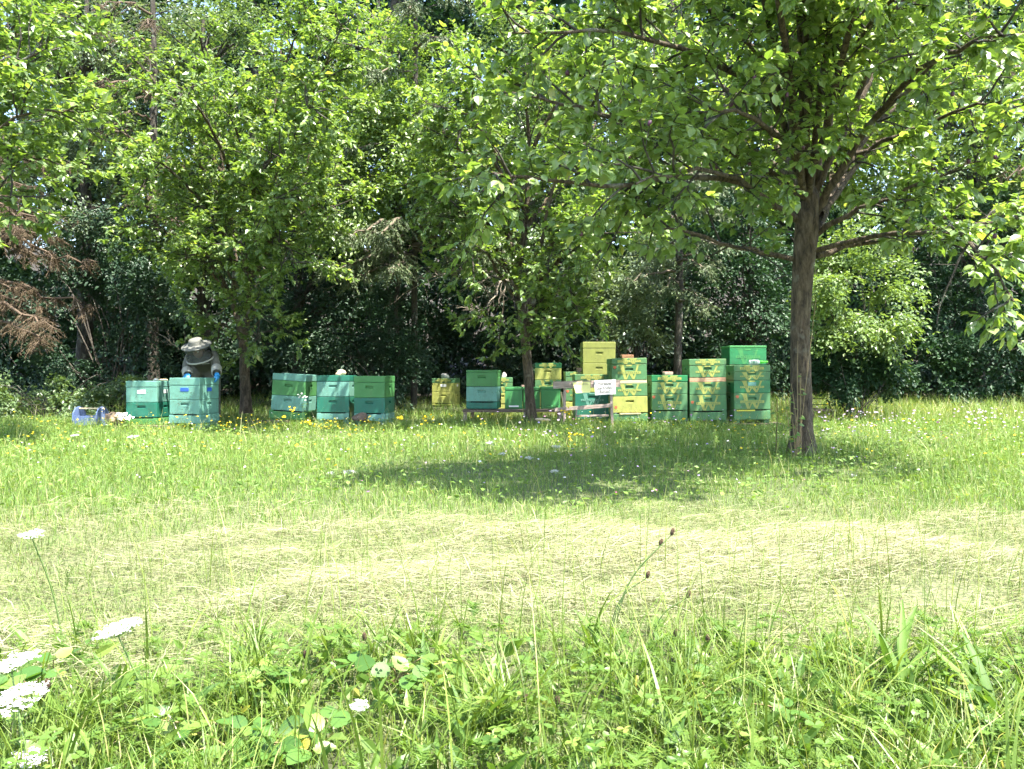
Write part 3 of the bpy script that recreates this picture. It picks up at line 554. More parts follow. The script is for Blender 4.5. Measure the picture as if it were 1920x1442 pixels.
for z in np.linspace(2.0, 4.4, 18): sp += boughs((z-.1, z+.1), (-150, -30), (.9, 1.6))
for z in np.linspace(4.5, 9, 9): sp += boughs((z-.1, z+.1), (-180, 0), (.9, 1.4))
spruce('spruce_tree', 'pale spruce with hanging boughs above the brick-topped hives', 1270, 14.4, 10, .075, sp, 'spruce', 43)
sp = []
for z in np.linspace(3.6, 8.5, 16): sp += boughs((z-.1, z+.1), (-175, -5), (1.0, 1.8))
spruce('dead_spruce', 'half-dead brown spruce high behind the left plum', 285, 15.8, 9.5, .12, sp, 'dead_spruce', 44, dead=True, density=.5)
sp = []
for z in np.linspace(2.9, 7, 10): sp += boughs((z-.1, z+.1), (-170, -80), (.9, 1.5))
spruce('dead_spruce', 'brown twiggy spruce at the right edge beside the big plum crown', 1960, 14.6, 9, .12, sp, 'dead_spruce', 45, dead=True, density=.6)

def bare_branch(name, label, root_pt, tips, r, seed, mat='dead_wood'):
    rng = np.random.default_rng(seed); b = np.array(root_pt); o = empty(name, b, label, 'branch', 'dead branches')
    tubes = []
    for t in tips:
        e = np.array(t); L = np.linalg.norm(e-b); path = smooth_path([b, b+(e-b)*.4+[0, 0, .06*L], e], 10, .015*L, rng); tubes.append((path, np.linspace(r, r*.2, 10), 5))
        for k in range(9):
            p = path[rng.integers(3, 10)]; dd = nrmz(e-b)*.6+rng.normal(0, .55, 3); q = p+dd*L*rng.uniform(.12, .38)
            sub = smooth_path([p, (p+q)/2+rng.normal(0, .03, 3), q], 6, .008, rng); tubes.append((sub, np.linspace(r*.35, r*.1, 6), 4))
            for j in range(3):
                p2 = sub[rng.integers(2, 6)]; q2 = p2+(dd+rng.normal(0, .6, 3))*L*.12; tubes.append((np.array([p2, (p2+q2)/2+rng.normal(0, .015, 3), q2]), np.linspace(r*.16, r*.06, 3), 3))
    tv, tt = tube_arrays(tubes); link('limb', mesh_np('limb', tv-b, tt, smooth=True), M[mat], o)
bare_branch('dead_branch', 'bare pale twigs hanging out over the three middle hives', P(720, 505, 15.4), [P(605, 500, 14.2), P(640, 530, 14.4), P(600, 520, 14.6)], .022, 51)
bare_branch('dead_branch', 'bare pale branch sticking out left of the middle plum trunk', P(960, 520, 14.8), [P(820, 515, 13.6), P(880, 540, 13.6), P(905, 590, 13.5), P(770, 520, 14)], .03, 52)
bare_branch('dead_branch', 'leafless pale branches against the sky at the top centre', P(720, 120, 17.5), [P(640, -10, 17), P(700, -40, 17), P(760, 10, 17), P(800, 60, 17), P(660, 60, 17)], .05, 53)
bare_branch('dead_branch', 'thin bare yellowish stick leaning beside the beekeeper', P(336, 656, 13.4), [P(284, 618, 13.2)], .012, 54, 'dead_wood')
# ================================================================ PLUM TREES
class Tree:
    def __init__(s, seed): s.rng = np.random.default_rng(seed); s.tubes = []; s.lp = []; s.la = []; s.ln = []
def twig_leaves(T, path, nl):
    rng = T.rng; k = nl; f = rng.uniform(.15, 1, k); i = np.minimum((f*(len(path)-1)).astype(int), len(path)-2); fr = (f*(len(path)-1)-i)[:, None]
    p = path[i]*(1-fr)+path[i+1]*fr; tg = nrmz(path[i+1]-path[i])
    sd = nrmz(np.cross(tg, [0, 0, 1.])+1e-3)*rng.choice([-1, 1], k)[:, None]
    ax = tg*rng.uniform(.3, 1, k)[:, None]+sd*rng.uniform(.2, 1.1, k)[:, None]+rng.normal(0, .3, (k, 3)); ax[:, 2] -= rng.uniform(0, .7, k)
    n = rng.normal(0, .5, (k, 3)); n[:, 2] += .75; n = n+np.array(SUN)*.5
    T.lp.append(p); T.la.append(ax); T.ln.append(n)
def spawn(T, path, r, lvl, pr):
    rng = T.rng; seg = np.linalg.norm(np.diff(path, axis=0), axis=1); L = seg.sum()
    if lvl == len(pr['len']):
        twig_leaves(T, path, max(3, int(pr['leaves']*rng.uniform(.7, 1.3)))); return
    n = max(1, int(L*pr['dens'][lvl]*rng.uniform(.85, 1.15)))
    for k in range(n):
        f = pr['start'][lvl]+(1-pr['start'][lvl])*(k+rng.random())/n; q = f*(len(path)-1); i = min(int(q), len(path)-2)
        p = path[i]+(path[i+1]-path[i])*(q-i); tg = nrmz(path[i+1]-path[i])
        u = rng.normal(0, 1, 3); u = nrmz(u-tg*np.dot(u, tg)); an = R(rng.uniform(30, 75))
        d = tg*math.cos(an)+u*math.sin(an); d[2] += pr['up'][lvl]; d = nrmz(d)
        ln_ = pr['len'][lvl]*rng.uniform(.5, 1.3)*(1.15-.45*f)
        npt = 6 if lvl == 0 else 2; pts = [p]; dd = d.copy()
        for s in range(npt-1):
            dd = nrmz(dd+rng.normal(0, .16, 3)+np.array([0, 0, pr['grav'][lvl]])); pts.append(pts[-1]+dd*ln_/(npt-1))
        pts = np.array(pts); r0 = pr['rad'][lvl]*rng.uniform(.7, 1.2)
        T.tubes.append((pts, np.linspace(r0, r0*.35, npt), 5 if lvl == 0 else 3)); spawn(T, pts, r0, lvl+1, pr)
    if lvl > 0 or True: twig_leaves(T, path[-3:], max(3, pr['leaves']))

def plum(name, label, base, trunk, forks, limbs, pr, seed, leaf, mat, tpl, nparts=0, fruit=0, cull=None):
    """trunk: list of (point, radius); limbs: list of ([points], radius)."""
    T = Tree(seed); rng = T.rng; b = np.array(base); root = empty(name, b, label, 'tree')
    tp = np.array([t[0] for t in trunk]); tr = np.array([t[1] for t in trunk])
    n = 26; path = smooth_path(tp, n); rad = np.interp(np.linspace(0, len(tr)-1, n), np.arange(len(tr)), tr)
    V, Tt = tube_arrays([(path, rad, 20)])
    # bumps, ridges and root flare
    c = np.repeat(path, 20, 0); off = V-c; a = np.arctan2(off[:, 1], off[:, 0]); z = V[:, 2]
    fl = np.exp(-np.clip(z-b[2], 0, None)/.13)
    V = c+off*(1+.06*np.sin(3*a+z*2.3)+.04*np.sin(7*a-z*5)+.025*np.sin(z*23+a*2)+.02*np.sin(11*a+z*9)+fl*(.55+.3*np.sin(5*a+1)))[:, None]
    link('trunk', mesh_np('trunk', V-b, Tt, smooth=True), M['bark'], root)
    limb_t = []
    for pts, r in limbs:
        path = smooth_path(pts, 14, .012, rng); path[0] = np.asarray(pts[0])
        limb_t.append((path, np.linspace(r, max(.006, r*.18), 14), 8)); spawn(T, path, r, 0, pr)
    tv, tt = tube_arrays(limb_t); link('limbs', mesh_np('limbs', tv-b, tt, smooth=True), M['bark'], root)
    tv, tt = tube_arrays(T.tubes); tag(link('twigs', mesh_np('twigs', tv-b, tt, smooth=True), M['dark_bark'], root), kind='stuff')
    lp, la, ln_ = np.concatenate(T.lp), np.concatenate(T.la), np.concatenate(T.ln)
    if cull is not None:
        k = ~cull(lp); lp, la, ln_ = lp[k], la[k], ln_[k]
    N = len(lp); ll = leaf*np.clip(rng.normal(.92, .24, N), .4, 1.4); tint = np.clip(rng.beta(2, 2.4, N)+.22*nz(lp[:, 0]*1.5+lp[:, 2], lp[:, 1]+lp[:, 2]*1.7, 1.6), 0, .95); wd = rng.uniform(.85, 1.2, N)
    tip = rng.random(N) < .03; tint[tip] = rng.uniform(.85, 1, tip.sum())
    solo = np.zeros(N, bool)
    if nparts:
        vis = (np.abs(lp[:, 0]/lp[:, 1]) < .61) & ((lp[:, 2]-H)/lp[:, 1] < .44)
        size = np.where(vis, ll/lp[:, 1], 0); solo[np.argsort(-size)[:nparts]] = True
        unit = []
        for q in (.12, .3, .45, .62, .92):
            v, t_, ti = leaf_batch(np.zeros((1, 3)), np.array([[1., 0, 0]]), np.array([[0, 0, 1.]]), 1.0, 1.0, tpl, np.array([q])); me = mesh_np('leaf', v, t_, ti); me.materials.append(M[mat]); unit.append(me)
        a = nrmz(la); nn = nrmz(ln_-a*np.sum(ln_*a, -1, keepdims=True)); bb = np.cross(nn, a)
        for i in np.nonzero(solo)[0]:
            o = bpy.data.objects.new('leaf', unit[int(np.clip(tint[i]*5, 0, 4))]); COL.objects.link(o); o.parent = root
            m = Matrix(((a[i, 0]*ll[i], bb[i, 0]*ll[i]*wd[i], nn[i, 0]*ll[i], lp[i, 0]-b[0]), (a[i, 1]*ll[i], bb[i, 1]*ll[i]*wd[i], nn[i, 1]*ll[i], lp[i, 1]-b[1]), (a[i, 2]*ll[i], bb[i, 2]*ll[i]*wd[i], nn[i, 2]*ll[i], lp[i, 2]-b[2]), (0, 0, 0, 1)))
            o.matrix_basis = m
    near = (lp[:, 1] < 7.2) & ((lp[:, 2]-H)/lp[:, 1] < .52); bat = []
    for k, tq in ((~solo & near, tpl), (~solo & ~near, TPL_FAR)):
        if k.any(): bat.append(leaf_batch(lp[k], la[k], ln_[k], ll[k], wd[k], tq, tint[k]))
    V, Tt, ti = joinVT(bat)
    tag(link('crown', mesh_np('crown', V-b, Tt, ti), M[mat], root), kind='stuff')
    if fruit:
        bm = bmesh.new(); bmesh.ops.create_icosphere(bm, subdivisions=2, radius=1)
        for v in bm.verts: v.co.z *= 1.3; v.co.x *= .95*(1-.08*v.co.z)
        me = bpy.data.meshes.new('plum'); bm.to_mesh(me); bm.free(); me.polygons.foreach_set('use_smooth', np.ones(len(me.polygons), bool)); me.materials.append(M['plum_fruit'])
        vis = np.nonzero((lp[:, 1] < b[1]+.2) & (np.abs(lp[:, 0]/lp[:, 1]) < .6) & ((lp[:, 2]-H)/lp[:, 1] < .42))[0]
        for i in rng.choice(vis, fruit, replace=False):
            o = bpy.data.objects.new('plum', me); COL.objects.link(o); o.parent = root; s = rng.uniform(.014, .018); o.scale = (s, s, s)
            o.location = Vector(lp[i]-b)+Vector((rng.normal(0, .02), -.02, -.05)); o.rotation_euler = (rng.normal(0, .2), rng.normal(0, .2), 0)
    print(name, 'leaves', N)
    return root
M['plum_fruit'] = paint('plum skin', (.085, .025, .06), rough=.4, var=.5, scale=40)

def at(*seq): return [np.array(P(*s)) for s in seq]
D = 7.4
bx = PX(1503, D); base = (bx, D, G(bx, D))
trunk = [(np.array(P(1506, 864, D)), .094), (np.array(P(1504, 800, D)), .090), (np.array(P(1501, 700, D)), .087), (np.array(P(1500, 600, D)), .084), (np.array(P(1506, 500, D)), .092), (np.array(P(1513, 430, D)), .105), (np.array(P(1514, 375, D)), .10), (np.array(P(1508, 300, D)), .055)]
limbs = [
    (at((1485, 485, D), (1400, 465, 7.1), (1355, 458, 6.8), (1280, 435, 6.4), (1215, 425, 6.2)), 0.026),
    (at((1498, 415, D), (1440, 376, 7.2), (1395, 345, 6.8), (1340, 318, 6.2), (1270, 330, 5.5), (1190, 345, 4.9)), 0.034),
    (at((1500, 365, D), (1445, 322, 7.4), (1370, 283, 7.2), (1270, 240, 6.9), (1120, 210, 6.6)), 0.030),
    (at((1506, 400, D), (1499, 290, 7.3), (1475, 180, 7.2), (1455, 90, 7.1), (1425, -20, 7.)), 0.045),
    (at((1512, 390, D), (1510, 240, 7.6), (1496, 110, 7.8), (1480, 10, 8.), (1475, -120, 8.2)), 0.049),
    (at((1518, 380, D), (1552, 215, 7.3), (1580, 100, 7.1), (1605, -10, 7.)), 0.041),
    (at((1524, 405, D), (1570, 332, 7.2), (1640, 222, 6.9), (1725, 150, 6.6), (1810, 60, 6.2)), 0.041),
    (at((1526, 400, D), (1600, 290, 7.6), (1680, 195, 7.8), (1770, 165, 8.), (1880, 120, 8.2)), 0.037),
    (at((1532, 440, D), (1600, 396, 7.2), (1665, 370, 7.), (1745, 338, 6.8), (1840, 300, 6.6)), 0.028),
    (at((1530, 480, D), (1620, 456, 7.5), (1720, 432, 7.5), (1850, 418, 7.4), (1960, 410, 7.3)), 0.030),
    (at((1530, 470, D), (1650, 440, 6.9), (1780, 440, 6.2), (1850, 480, 5.6), (1905, 560, 5.2)), 0.025),
    # towards the camera and to the upper left
    (at((1508, 350, D), (1470, 260, 6.7), (1380, 210, 5.9), (1330, 200, 5.3)), 0.033),
    (at((1505, 300, D), (1440, 180, 6.8), (1300, 100, 6.1), (1130, 60, 5.5), (960, 60, 5.1)), 0.034),
    (at((1480, 200, 7.2), (1380, 60, 6.6), (1230, -40, 6.), (1060, -60, 5.6)), 0.029),
    (at((1445, 322, 7.4), (1330, 260, 6.6), (1200, 235, 5.9), (1060, 190, 5.4), (930, 170, 5.1)), 0.028),
    (at((1395, 345, 6.8), (1290, 330, 6.2), (1150, 350, 5.7), (1000, 330, 5.4), (900, 330, 5.2)), 0.025),
    (at((1560, 200, 7.3), (1620, 60, 6.6), (1690, -20, 6.), (1740, -60, 5.4)), 0.030),
    (at((1640, 222, 6.9), (1730, 130, 6.2), (1840, 70, 5.4), (1930, 60, 5.)), 0.028),
    (at((1600, 290, 7.6), (1720, 240, 7.2), (1830, 200, 6.6), (1930, 200, 6.1)), 0.025),
    # overhead, mostly out of view: added to cast shadow on the meadow in front
    (at((1512, 370, D), (1510, 0, 6.2), (1450, -380, 4.9), (1380, -700, 3.9)), .028), (at((1516, 370, D), (1560, 0, 6.2), (1600, -380, 4.9), (1660, -720, 3.9)), .028), (at((1510, 370, D), (1500, 0, 6.3), (1500, -330, 5.2), (1540, -560, 4.3)), .028), (at((1508, 370, D), (1440, 20, 6.4), (1330, -300, 5.2), (1200, -560, 4.2)), .028),
    (at((1512, 370, D), (1520, 60, 6.6), (1500, -250, 5.6), (1460, -420, 4.8)), .028), (at((1526, 370, D), (1660, 60, 6.8), (1790, -160, 6.2), (1920, -300, 5.6)), .028), (at((1526, 370, D), (1690, 40, 7.4), (1850, -140, 7.2), (2000, -260, 7.)), .028),
    (at((1508, 380, D), (1480, 150, 6.4), (1440, -250, 5.0), (1480, -650, 3.7)), 0.037), (at((1515, 380, D), (1580, 120, 6.3), (1690, -300, 4.9), (1830, -650, 3.9)), 0.037),
    # away from the camera
    (at((1535, 430, D), (1590, 300, 8.4), (1630, 220, 9.6), (1650, 180, 10.7)), 0.030), (at((1520, 420, D), (1540, 340, 8.6), (1555, 310, 9.7), (1560, 300, 10.7)), 0.028), (at((1510, 400, D), (1490, 350, 8.5), (1480, 330, 9.6), (1485, 320, 10.6)), 0.025), (at((1540, 400, D), (1640, 270, 8.4), (1720, 190, 9.4), (1760, 150, 10.4)), 0.028),
    (at((1530, 440, D), (1560, 330, 8.2), (1590, 250, 9.2), (1620, 200, 10.2)), 0.033), (at((1515, 380, D), (1500, 280, 8.4), (1490, 220, 9.5), (1480, 190, 10.6)), 0.033), (at((1530, 400, D), (1620, 290, 8.6), (1700, 230, 9.6), (1770, 200, 10.4)), 0.030), (at((1508, 350, D), (1430, 290, 8.4), (1380, 240, 9.4), (1340, 220, 10.2)), 0.028),
    (at((1505, 360, D), (1440, 240, 8.2), (1350, 120, 8.9), (1260, 40, 9.3)), 0.033),
    (at((1515, 350, D), (1560, 220, 8.4), (1620, 110, 9.1), (1680, 20, 9.5)), 0.033),
    (at((1496, 300, 7.3), (1400, 190, 7.9), (1270, 130, 8.3), (1130, 120, 8.6)), 0.025),
]
PR = dict(len=(.62, .26), dens=(5.6, 12.0), start=(.22, .2), up=(.25, .15), grav=(-.02, -.03), rad=(.010, .0038), leaves=11)
def cull_main(p):
    px = CX+p[:, 0]/p[:, 1]*F; py = HY-(p[:, 2]-H)/p[:, 1]*F
    return (py > 470) & (px < 1820) & (px > 1000)
plum('plum_tree', 'large plum tree with stout brown trunk in the right foreground', base, trunk, None, limbs, PR, 3, .088, 'plum_leaf', TPL_NEAR, nparts=300, fruit=34, cull=cull_main)

# ---- plum tree in the middle, behind the bench
D = 11.3; bx = PX(990, D); base = (bx, D, G(bx, D))
trunk = [(np.array(P(997, 803, D)), .072), (np.array(P(993, 740, D)), .064), (np.array(P(984, 640, D)), .056), (np.array(P(976, 570, D)), .05), (np.array(P(968, 510, D)), .04)]
PR2 = dict(len=(.80, .30), dens=(5.0, 13.0), start=(.22, .2), up=(.25, .1), grav=(-.02, -.03), rad=(.011, .004), leaves=14)
limbs = [(at((985, 650, D), (1000, 560, D), (1010, 480, 11.1), (1030, 380, 10.8), (1060, 260, 10.6)), .05),
         (at((976, 570, D), (960, 470, 11.4), (930, 360, 11.4), (900, 240, 11.2), (880, 150, 11.0)), .045),
         (at((970, 520, D), (985, 400, 11.1), (990, 280, 10.9), (985, 150, 10.6), (1000, 60, 10.6)), .045),
         (at((978, 580, D), (930, 500, 11.0), (890, 430, 10.6), (860, 380, 10.3)), .03),
         (at((1004, 540, D), (1060, 470, 11.2), (1120, 400, 11.0), (1170, 330, 10.8)), .035),
         (at((1010, 480, 11.1), (1070, 430, 10.6), (1110, 430, 10.2), (1150, 470, 9.9)), .025),
         (at((1000, 560, D), (1035, 540, 10.9), (1070, 560, 10.6), (1090, 600, 10.4)), .022),
         (at((990, 640, D), (1020, 610, 11.1), (1045, 610, 10.9), (1060, 640, 10.7)), .018),
         (at((985, 430, 11.1), (1050, 340, 11.6), (1120, 230, 12.0), (1180, 140, 12.4)), .035),
         (at((985, 420, 11.1), (920, 330, 11.6), (860, 270, 11.9), (800, 230, 12.2)), .035),
         (at((985, 400, 11.1), (940, 300, 10.5), (890, 230, 10.0), (850, 200, 9.6)), .03),
         (at((990, 300, 10.9), (1040, 200, 10.4), (1100, 130, 9.9), (1140, 80, 9.6)), .03),
         (at((980, 480, D), (930, 380, 10.8), (880, 300, 10.3), (840, 260, 10.)), .028), (at((985, 430, 11.1), (930, 300, 10.6), (880, 200, 10.2), (850, 130, 9.9)), .028), (at((975, 540, D), (920, 450, 10.9), (880, 400, 10.6), (850, 400, 10.4)), .022),
         (at((984, 610, D), (1010, 580, 11.0), (1020, 540, 10.7), (1050, 510, 10.5)), .02)]
limbs += [(at((984, 620, D), (1005, 600, 11.), (1020, 610, 10.9), (1026, 640, 10.8)), .01), (at((978, 580, D), (960, 560, 11.), (945, 570, 10.8), (940, 600, 10.7)), .012), (at((990, 600, D), (1020, 560, 11.), (1045, 540, 10.8), (1060, 570, 10.6)), .016), (at((985, 630, D), (1010, 615, 11.1), (1028, 620, 10.9), (1035, 640, 10.8)), .012), (at((985, 560, D), (1020, 500, 11.), (1050, 470, 10.7), (1075, 490, 10.5)), .018), (at((978, 570, D), (940, 500, 10.9), (905, 470, 10.6), (880, 480, 10.4)), .018),
          (at((985, 520, D), (1050, 430, 11.), (1130, 400, 10.8), (1200, 420, 10.6)), .022), (at((975, 500, D), (900, 400, 11.2), (830, 340, 11.), (770, 330, 10.9)), .024)]
plum('plum_tree', 'plum tree with a slender forked trunk behind the low bench', base, trunk, None, limbs, PR2, 4, .080, 'plum_leaf_far', TPL_FAR, cull=lambda p: (HY-(p[:, 2]-H)/p[:, 1]*F) > 672)
# ---- left plum tree, behind the beekeeper
D = 12.9; bx = PX(458, D); base = (bx, D, G(bx, D))
trunk = [(np.array(P(461, 775, D)), .088), (np.array(P(459, 720, D)), .078), (np.array(P(457, 660, D)), .066), (np.array(P(450, 615, D)), .05), (np.array(P(434, 560, D)), .036)]
limbs = [(at((455, 650, D), (464, 590, D), (466, 520, 12.9), (470, 420, 12.6), (490, 300, 12.5)), .05),
         (at((440, 580, D), (420, 530, 12.9), (380, 470, 12.5), (330, 400, 12.7), (290, 330, 12.5)), .042),
         (at((436, 565, D), (440, 450, 13.3), (420, 330, 13.3), (400, 200, 13.1), (390, 90, 13.0)), .045),
         (at((466, 520, 12.9), (520, 430, 12.7), (570, 330, 12.5), (600, 210, 12.5)), .04),
         (at((466, 520, 12.9), (500, 470, 12.8), (530, 450, 12.3), (560, 470, 11.9)), .028),
         (at((466, 500, 12.8), (450, 470, 12.5), (420, 440, 12.), (390, 430, 11.6)), .026),
         (at((470, 420, 12.6), (500, 300, 12.7), (520, 170, 12.7), (530, 40, 12.7)), .04),
         (at((420, 440, 13.3), (330, 330, 13.0), (250, 260, 12.7), (190, 230, 12.5)), .034),
         (at((420, 330, 13.3), (350, 220, 12.9), (290, 150, 12.5), (250, 110, 12.7)), .034),
         (at((500, 300, 12.7), (560, 200, 12.8), (590, 130, 12.5), (600, 80, 12.3)), .03),
         (at((440, 440, 13.3), (390, 330, 12.9), (350, 280, 12.3), (330, 260, 11.9)), .03),
         (at((480, 400, 12.6), (460, 300, 12.4), (440, 230, 12.), (430, 180, 11.8)), .03),
         (at((520, 430, 12.7), (560, 370, 12.6), (600, 340, 12.2), (620, 350, 11.9)), .024),
         (at((455, 640, D), (440, 630, 12.8), (415, 620, 12.6), (400, 640, 12.5)), .012),
         (at((470, 560, D), (430, 480, 12.8), (400, 410, 12.3), (370, 380, 12.)), .024),
         (at((466, 500, 12.8), (470, 380, 12.2), (500, 310, 11.0), (530, 290, 9.9)), .03), (at((480, 420, 12.9), (530, 330, 11.6), (570, 240, 10.4), (590, 180, 9.6)), .03), (at((490, 380, 12.9), (560, 240, 11.6), (610, 120, 10.5), (640, 40, 9.7)), .03), (at((470, 460, 12.9), (500, 400, 11.8), (515, 370, 10.8), (510, 380, 9.9)), .024), (at((470, 420, 12.6), (420, 290, 12.), (370, 200, 11.), (330, 160, 10.2)), .03), (at((480, 400, 12.6), (540, 280, 12.), (580, 190, 11.1), (620, 140, 10.4)), .03),
         (at((440, 450, 13.1), (380, 380, 12.4), (320, 320, 11.4), (270, 290, 10.6)), .026), (at((500, 300, 12.7), (520, 200, 12.), (540, 110, 11.), (560, 50, 10.4)), .026)]
limbs += [(at((456, 640, D), (430, 615, 12.5), (410, 610, 12.3), (400, 630, 12.2)), .01), (at((458, 650, D), (470, 630, 12.5), (485, 625, 12.3), (492, 650, 12.2)), .01), (at((460, 560, D), (420, 500, 12.2), (380, 470, 11.6), (350, 490, 11.2)), .022), (at((462, 540, D), (500, 480, 12.1), (535, 460, 11.5), (555, 500, 11.)), .022), (at((460, 550, D), (455, 480, 12.), (450, 450, 11.4), (455, 480, 11.)), .022),
          (at((440, 570, D), (390, 500, 12.6), (320, 440, 12.3), (260, 410, 12.)), .024), (at((466, 520, D), (540, 420, 12.4), (600, 380, 12.), (640, 400, 11.7)), .022), (at((450, 610, D), (470, 600, 12.5), (490, 590, 12.2), (470, 620, 12.)), .012)]
plum('plum_tree', 'plum tree with a forked trunk behind the beekeeper', base, trunk, None, limbs, PR2, 6, .080, 'plum_leaf_far', TPL_FAR)
# ---- plum tree outside the left edge, its crown reaching into the picture
D = 8.8; bx = PX(-210, D); base = (bx, D, G(bx, D))
trunk = [(np.array(P(-210, 836, D)), .11), (np.array(P(-208, 700, D)), .10), (np.array(P(-205, 560, D)), .09), (np.array(P(-200, 430, D)), .075)]
limbs = [(at((-203, 470, D), (-100, 330, 8.4), (20, 230, 8.), (140, 200, 7.8)), .035), (at((-203, 470, D), (-110, 250, 9.2), (20, 80, 9.6), (130, 0, 9.8)), .035), (at((-204, 480, D), (-110, 360, 9.), (10, 300, 9.2), (120, 300, 9.4)), .03), (at((-204, 500, D), (-120, 380, 8.8), (-20, 280, 8.8), (90, 230, 8.8)), .045), (at((-202, 450, D), (-120, 300, 8.9), (-30, 140, 9.), (60, 20, 9.1)), .045),
         (at((-200, 430, D), (-190, 250, 8.8), (-160, 90, 8.7), (-120, -60, 8.7)), .05), (at((-205, 520, D), (-130, 430, 8.4), (-50, 380, 8.), (30, 370, 7.8)), .035),
         (at((-120, 300, 8.9), (-20, 220, 9.4), (60, 170, 9.8), (130, 150, 10.)), .03), (at((-200, 440, D), (-300, 300, 8.6), (-380, 200, 8.5)), .04), (at((-120, 380, 8.8), (-30, 200, 8.4), (40, 120, 8.1), (90, 90, 8.)), .03)]
plum('plum_tree', 'plum tree beyond the left edge whose leafy boughs reach into the upper left', base, trunk, None, limbs, PR2, 8, .085, 'plum_leaf_far', TPL_FAR)
# ================================================================ BEEHIVES
M['mint'] = paint('mint paint', (.12, .285, .222), .55, .14, 7, grime=.45)
M['teal'] = paint('teal paint', (.011, .125, .078), .5, .2, 7, grime=.3)
M['green'] = paint('green paint', (.055, .20, .055), .55, .18, 7, grime=.35)
M['hgreen'] = paint('worn green paint', (.062, .175, .065), .6, .35, 10, dirt=(.12, .20, .055), grime=.5)
M['olive'] = paint('olive paint', (.31, .325, .075), .6, .2, 8, grime=.45)
M['dolive'] = paint('dull olive paint', (.21, .23, .05), .6, .2, 8, grime=.35)
M['bright'] = paint('bright green paint', (.016, .165, .055), .35, .35, 5, grime=.3)
M['nuc'] = paint('leaf green paint', (.045, .215, .06), .5, .15, 5, grime=.3)
M['white'] = paint('white paint', (.78, .77, .72), .5, .08, 10)
M['blue'] = paint('blue insert', (.02, .09, .42), .4, .2, 20)
M['slot'] = paint('dark slot', (.012, .010, .008), .9, .2, 20)
M['cream'] = wood('pale new wood', (.52, .40, .20), (.68, .56, .34), (2, 40, 40))
M['cedar'] = wood('reddish wood', (.36, .20, .11), (.50, .31, .19), (2, 40, 40))
M['grey_wood'] = wood('weathered wood', (.20, .15, .12), (.40, .31, .26), (3, 40, 40))
M['brown_wood'] = wood('brown plank', (.07, .05, .035), (.17, .12, .085), (3, 40, 40))
M['yellow'] = paint('yellow strip', (.62, .55, .06), .5, .1)
M['orange'] = paint('orange tag', (.62, .13, .03), .5, .2)
M['mark'] = paint('orange mark', (.50, .12, .05), .6, .2)

def box_bm(bm, cx, cy, cz, w, d, h, bev=.006, taper=0):
    """bevelled box centred at cx,cy with bottom at cz."""
    vs_ = []
    for z, k in ((cz, 1), (cz+h, 1-taper)):
        for sx, sy in ((-1, -1), (1, -1), (1, 1), (-1, 1)): vs_.append(bm.verts.new((cx+sx*w/2*k, cy+sy*d/2*k, z)))
    fs = [bm.faces.new([vs_[i] for i in f]) for f in ((3, 2, 1, 0), (4, 5, 6, 7), (0, 1, 5, 4), (1, 2, 6, 5), (2, 3, 7, 6), (3, 0, 4, 7))]
    if bev:
        eds = list({e for f in fs for e in f.edges}); bmesh.ops.bevel(bm, geom=eds, offset=bev, segments=2, affect='EDGES', profile=.6)
def simple_box(name, parent, mat, cx, cy, cz, w, d, h, bev=.006, rot=None):
    bm = bmesh.new(); box_bm(bm, cx, cy, cz, w, d, h, bev)
    return bm_obj(name, bm, mat, parent)

def hive_box(name, parent, mat, W, Dp, z0, z1, grip=True, inset=0.0):
    """A hive body: bevelled shell with a hand-hold cut into the front and both sides."""
    bm = bmesh.new(); w, d = W/2-inset, Dp/2-inset; h = z1-z0
    c = {}
    for i, (x, y) in enumerate(((-w, -d), (w, -d), (w, d), (-w, d))):
        c[i, 0] = bm.verts.new((x, y, z0)); c[i, 1] = bm.verts.new((x, y, z1))
    outer = []
    bm.faces.new([c[3, 0], c[2, 0], c[1, 0], c[0, 0]]); bm.faces.new([c[i, 1] for i in range(4)])
    for i in range(4):
        j = (i+1) % 4
        if not grip or i == 2:
            bm.faces.new([c[i, 0], c[j, 0], c[j, 1], c[i, 1]]); continue
        a, b = Vector(c[i, 0].co), Vector(c[j, 0].co); u = (b-a).normalized(); Lf = (b-a).length; nin = Vector((-u.y, u.x, 0))
        gw, g0, g1 = (.057, .60*h, .60*h+.040); mid = (a+b)/2; dp = .028
        def pt(s, z, dep=0): q = mid+u*s+nin*dep; return bm.verts.new((q.x, q.y, z0+z))
        o0, o1, o2, o3 = pt(-gw, g0), pt(gw, g0), pt(gw, g1), pt(-gw, g1)
        zm = g0+.014
        i0, i1, i2, i3 = pt(-gw, zm, dp), pt(gw, zm, dp), pt(gw, g1-.002, dp), pt(-gw, g1-.002, dp)
        A, B, C_, D_ = c[i, 0], c[j, 0], c[j, 1], c[i, 1]
        for f in ((A, B, o1, o0), (B, C_, o2, o1), (C_, D_, o3, o2), (D_, A, o0, o3), (o0, o1, i1, i0), (i0, i1, i2, i3), (o2, o3, i3, i2), (o0, i0, i3, o3), (o1, o2, i2, i1)): bm.faces.new(f)
    bmesh.ops.recalc_face_normals(bm, faces=bm.faces)
    eds = [e for e in bm.edges if all(v in set(c.values()) for v in e.verts)]
    bmesh.ops.bevel(bm, geom=eds, offset=.007, segments=2, affect='EDGES', profile=.6)
    return bm_obj(name, bm, mat, parent)

